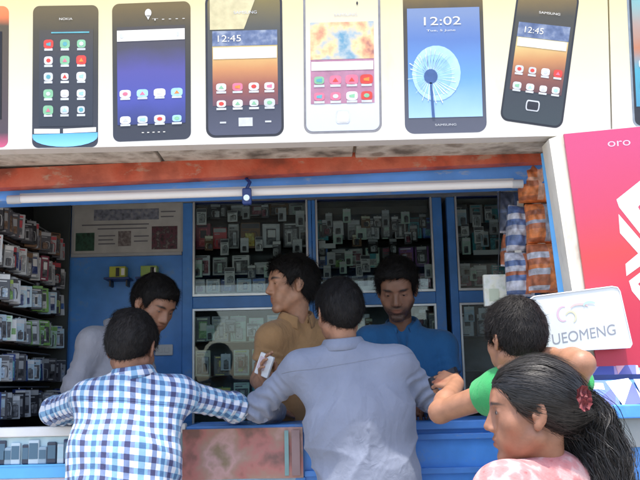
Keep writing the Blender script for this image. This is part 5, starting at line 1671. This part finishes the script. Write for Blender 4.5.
# customer in the pale grey lilac shirt, centre
person('man in pale lilac grey shirt seen from behind with arms on the counter',
       dict(neck=P(343, 345, 3.44), shL=P(300, 367, 3.42), shR=P(397, 362, 3.42), elL=P(258, 407, 3.52), wrL=V3(-.20, 3.80, 1.19), elR=P(429, 396, 3.47), wrR=V3(.47, 3.74, 1.20),
            pelvis=V3(.17, 3.39, .93), facing=(0, 1, 0), feet=(V3(.04, 3.28, 0), V3(.29, 3.34, 0))),
       head_frame(P(339, 314, 3.47), (-.32, 1, -.16), sc=1.06), cloth('lilac grey shirt cloth', (.205, .23, .30), bump=.25, seam=.455), (1.0, 1.0), SK, 'low', M_hair, 5, trousers=(.10, .10, .12), fold=.0085, loose=.215,
       hair_kw=dict(thick=.015, length=.024, n=6000), bulk=1.05, hem=.06)

# shopkeepers
person('shopkeeper in grey shirt bending his head down beside the wall rack',
       dict(neck=P(120, 331, 4.06), shL=P(138, 345, 4.14), shR=P(93, 342, 3.96), elL=P(150, 392, 4.10), wrL=V3(-.86, 3.84, 1.20), elR=P(74, 388, 3.90), wrR=V3(-.98, 3.78, 1.20),
            pelvis=V3(-1.06, 4.14, 1.10), facing=(.6, -.8, 0), floor=.262),
       head_frame(P(154, 306, 3.98), (.70, -.60, -.52), sc=1.06, tilt=-.1), cloth('grey shirt cloth', (.34, .33, .36)), (1.0, 1.0), (.35, .17, .102), 'short', M_hair, 21, fold=.005, lids=.0022,
       hair_kw=dict(thick=.017, length=.03, n=5000))
_, hi3 = person('shopkeeper in tan shirt turning his face toward the wall panel',
       dict(neck=P(296, 317, 3.98), shL=P(332, 338, 4.06), shR=P(272, 338, 3.90), elL=P(345, 385, 4.0), wrL=V3(.02, 3.80, 1.22), elR=P(259, 380, 3.92), wrR=P(270, 388, 3.72),
            pelvis=V3(-.10, 4.12, 1.08), facing=(-.5, -.85, 0), floor=.262),
       head_frame(P(291, 286, 3.96), (-.93, -.36, -.03), sc=1.08, tilt=.04), cloth('tan shirt cloth', (.42, .235, .105)), (.30, .30), (.46, .235, .14), 'short', M_hair, 31, fold=.005, lids=.0027,
       hands={'R': dict(d=(-.25, -.35, .8), n=(.5, -.6, .2), curl=.5)}, hair_kw=dict(thick=.018, length=.034, n=5600, part=-.4, lift=.012))
person('bearded shopkeeper in blue shirt looking down in front of the wide cabinet',
       dict(neck=P(402, 325, 4.10), shL=P(442, 346, 4.06), shR=P(370, 341, 4.06), elL=P(454, 392, 4.0), wrL=V3(.48, 3.82, 1.21), elR=P(364, 392, 4.0), wrR=V3(.32, 3.82, 1.21),
            pelvis=V3(.40, 4.22, 1.08), facing=(0, -1, 0), floor=.262),
       head_frame(P(397, 290, 4.0), (-.16, -1, -.50), sc=1.12), cloth('teal blue shirt cloth', (.026, .125, .29)), (.32, .32), SKD, 'high', M_hair, 41, fold=.004, beard=1.0, lids=.0018, loose=.19,
       hair_kw=dict(thick=.018, length=.03, n=5600, part=.3, lift=.010))

# customer in green, arm raised behind the head
_, hi6 = person('customer in green shirt with one hand raised behind the head',
       dict(neck=P(522, 371, 2.76), shL=P(501, 391, 2.80), shR=P(566, 397, 2.76), elL=P(440, 412, 2.97), wrL=P(457, 384, 3.18), elR=P(582, 364, 2.56), wrR=P(556, 357, 2.70),
            pelvis=V3(.77, 2.68, .88), facing=(-.25, 1, 0), feet=(V3(.66, 2.64, 0), V3(.88, 2.62, 0))),
       head_frame(P(514, 340, 2.76), (-.42, 1, -.14), sc=.97), cloth('bright green shirt cloth', (.035, .30, .095)), (.17, .30), (.32, .155, .09), 'low', M_hair, 51, fold=.005, loose=.13,
       hands={'L': dict(d=(-.55, .65, .22), n=(.45, .55, -.70), curl=.75, thumb=.9), 'R': dict(d=(-1, .15, -.05), n=(0, 1, -.2), curl=.25)}, hair_kw=dict(thick=.018, length=.024, n=7000), collar=False)
q = hi6['L'][0][1]
ph_ = thing('held_phone', 'black phone held up over the counter by the customer in green', 'phone', q)
d_ = Vector((-.55, .65, .22)).normalized(); n_ = Vector((.45, .55, -.70)); n_ = (n_ - d_ * n_.dot(d_)).normalized()
x_ = n_.cross(d_)
Mh = Matrix.Translation(q + n_ * .024 + d_ * .004 + x_ * .012) @ Matrix((x_, n_, d_)).transposed().to_4x4() @ Matrix.Rotation(-.9, 4, 'Y')
MB().box((-.033, -.006, -.06), (.033, .006, .06), 0, Mh, bev=.005).build('phone_body', mat('held phone black', (.012, .012, .015), .3, var=0), ph_)
MB().box((-.029, -.0072, -.048), (.029, -.0062, .05), 0, Mh).build('screen', mat('held phone screen', (.03, .035, .045), .1, var=0), ph_)
q = hi3['R'][0][1]
pw = thing('held_packet', 'white packet held up by the shopkeeper in the tan shirt', 'packet', q)
Mh = Matrix.Translation(q + Vector((.0, -.03, .01))) @ Matrix.Rotation(-.5, 4, 'Z') @ Matrix.Rotation(.4, 4, 'Y')
MB().box((-.035, -.008, -.045), (.035, .008, .05), 0, Mh, bev=.004).build('packet_body', M_white, pw)
MB().box((-.028, -.0092, -.02), (.010, -.0082, .035), 0, Mh).build('printed_panel', mat('pale pink panel', (.62, .48, .50), .5), pw)

# girl in pink with a thick pony tail, nearest the camera
def ponytail():
    rs = np.random.RandomState(8)
    path = [P(572, 402, 2.03), P(580, 407, 2.04), P(588, 424, 2.05), P(597, 450, 2.05), P(603, 482, 2.03), P(610, 530, 2.0), P(612, 590, 1.99), P(608, 640, 1.98)]
    path = np.array([A3(p) for p in path])
    tk = np.linspace(0, 1, len(path))
    def curve(t): return np.stack([np.interp(t, tk, path[:, a]) for a in range(3)], -1)
    for _ in range(2):   # round the corners
        tt = np.linspace(0, 1, 40)
        c = curve(tt); c[1:-1] = (c[:-2] + c[1:-1] * 2 + c[2:]) / 4
        path, tk = c, tt
    rad = lambda t: np.interp(t, [0, .08, .25, .5, .8, 1], [.026, .040, .066, .076, .052, .014])
    Vs, Qs, k = [], [], 0
    n, seg = 9000, 24
    a = rs.uniform(0, 2 * np.pi, n); r = np.sqrt(rs.uniform(.05, 1, n)); ph = rs.uniform(0, 6.28, n); lock = rs.randint(0, 26, n); r = r * np.where(rs.rand(n) < .07, rs.uniform(1.1, 1.6, n), 1.0)
    la = rs.uniform(0, 2 * np.pi, 26); lr = np.sqrt(rs.uniform(.1, 1, 26)); lp = rs.uniform(0, 6.28, 26)
    te = rs.uniform(.75, 1.0, n)
    prev = None
    for j in range(seg + 1):
        t = te * j / seg
        c = curve(t); R_ = rad(t)
        mixk = .45
        aa = a + .5 * np.sin(t * 7 + ph); 
        ox = (r * np.cos(aa)) * (1 - mixk) + mixk * (lr[lock] * np.cos(la[lock] + .9 * np.sin(t * 9 + lp[lock])) + .28 * r * np.cos(a))
        oy = (r * np.sin(aa)) * (1 - mixk) + mixk * (lr[lock] * np.sin(la[lock] + .9 * np.sin(t * 9 + lp[lock])) + .28 * r * np.sin(a))
        cf = curve(np.clip(t + .01, 0, 1)) - curve(np.clip(t - .01, 0, 1)); cf /= np.linalg.norm(cf, axis=1)[:, None] + 1e-9
        e1 = np.cross(cf, [0, 1, 0]); e1 /= np.linalg.norm(e1, axis=1)[:, None] + 1e-9
        e2 = np.array([0, 1, 0.]) - cf * cf[:, 1:2]; e2 /= np.linalg.norm(e2, axis=1)[:, None] + 1e-9
        p = c + e1 * (ox * R_)[:, None] + e2 * (oy * R_ * .9)[:, None]
        p[:, 0] += .003 * np.sin(t * 30 + lp[lock] + ph * .3); p[:, 1] += .003 * np.sin(t * 27 + lp[lock] * 2 + ph * .3)
        wv = e1 * np.sin(ph)[:, None] + e2 * np.cos(ph)[:, None]
        w = .0010 * (1 - .7 * (j / seg) ** 3)
        Vs.append(np.stack([p - wv * w / 2, p + wv * w / 2], 1).reshape(-1, 3))
    for j in range(seg):
        i0 = np.arange(n) * 2 + j * n * 2; i1 = i0 + n * 2
        Qs.append(np.stack([i0, i0 + 1, i1 + 1, i1], 1))
    V = np.concatenate(Vs); Q = np.concatenate(Qs)
    # dark core so the tail is not see-through
    F = Field(V.min(0) - .03, V.max(0) + .03, .008)
    for i in range(len(path) - 1):
        F.cone(path[i], path[i + 1], float(rad(tk[i])) * .62, float(rad(tk[i + 1])) * .62, .01)
    cV, cQ = F.mesh()
    return np.concatenate([V, cV]), np.concatenate([Q, cQ + len(V)])
def pink_mat():
    m = cloth('pink printed cloth', (.60, .22, .22), bump=.5, bscale=160)
    nt = m.node_tree; b = nt.nodes['Principled BSDF']
    tc = nt.nodes.new('ShaderNodeTexCoord')
    v = nt.nodes.new('ShaderNodeTexVoronoi'); v.inputs['Scale'].default_value = 34; v.inputs['Randomness'].default_value = 1
    n = nt.nodes.new('ShaderNodeTexNoise'); n.inputs['Scale'].default_value = 26; n.inputs['Detail'].default_value = 3
    nt.links.new(tc.outputs['Object'], v.inputs['Vector']); nt.links.new(tc.outputs['Object'], n.inputs['Vector'])
    a = nt.nodes.new('ShaderNodeMath'); a.operation = 'MULTIPLY_ADD'; a.inputs[1].default_value = .45
    nt.links.new(v.outputs['Distance'], a.inputs[0]); nt.links.new(n.outputs[0], a.inputs[2])
    cr = nt.nodes.new('ShaderNodeValToRGB')
    while len(cr.color_ramp.elements) < 4: cr.color_ramp.elements.new(.5)
    for e, (p_, c) in zip(cr.color_ramp.elements, ((.46, (.38, .075, .08)), (.56, (.46, .17, .17)), (.72, (.48, .20, .20)), (.84, (.53, .32, .31)))):
        e.position = p_; e.color = (*c, 1)
    nt.links.new(a.outputs[0], cr.inputs[0]); nt.links.new(cr.outputs[0], b.inputs['Base Color'])
    return m
HG = head_frame(P(531, 414, 2.0), (-1, .15, -.04), sc=.965, tilt=.0)
girl, _ = person('girl in pink top with a thick dark ponytail seen in profile',
       dict(neck=P(550, 463, 2.02), shL=P(506, 495, 1.92), shR=P(598, 499, 2.12), elL=V3(.36, 1.86, .76), wrL=V3(.30, 2.02, .62), elR=V3(.68, 2.20, .74), wrR=V3(.62, 2.34, .60),
            pelvis=V3(.55, 2.06, .64), facing=(-.6, .8, 0), feet=(V3(.50, 2.02, 0), V3(.62, 2.12, 0)), floor=.003),
       HG, pink_mat(), (.28, .28), (.26, .120, .070), 'tied', M_hairg, 61, fem=True, lids=.0042, head_res=.0030,
       hair_kw=dict(thick=.012, length=.085, n=11000, lift=.0015, res=.0035), bulk=.80, collar=False, trousers=(.30, .08, .12), extra_hair=ponytail(), hem=.12, fold=.003)
# red hair clip, worn in the hair
c0 = P(576, 398, 1.965)
cl_ = MB()
r_ = random.Random(3)
for k in range(9):
    a = 2 * math.pi * k / 9
    ctr = c0 + Vector(((.007) * math.cos(a), -.052 + .006 * r_.uniform(-1, 1), .016 * math.sin(a)))
    vs, fs = [], []
    for i in range(7):
        for j in range(5):
            u, v = i / 6 * 2 - 1, j / 4 * 2 - 1
            vs.append(ctr + Vector((u * .009 * math.cos(a) - v * .007 * math.sin(a), -.010 * (u * u) + .003 * math.sin(v * 4 + k), u * .012 * math.sin(a) + v * .009 * math.cos(a))))
    for i in range(6):
        for j in range(4): fs.append([i * 5 + j, (i + 1) * 5 + j, (i + 1) * 5 + j + 1, i * 5 + j + 1])
    cl_.add(vs, fs, 0, True)
cl_.build('hair_clip', mat('red hair clip', (.17, .032, .038), .65, var=.25, scale=60), girl)
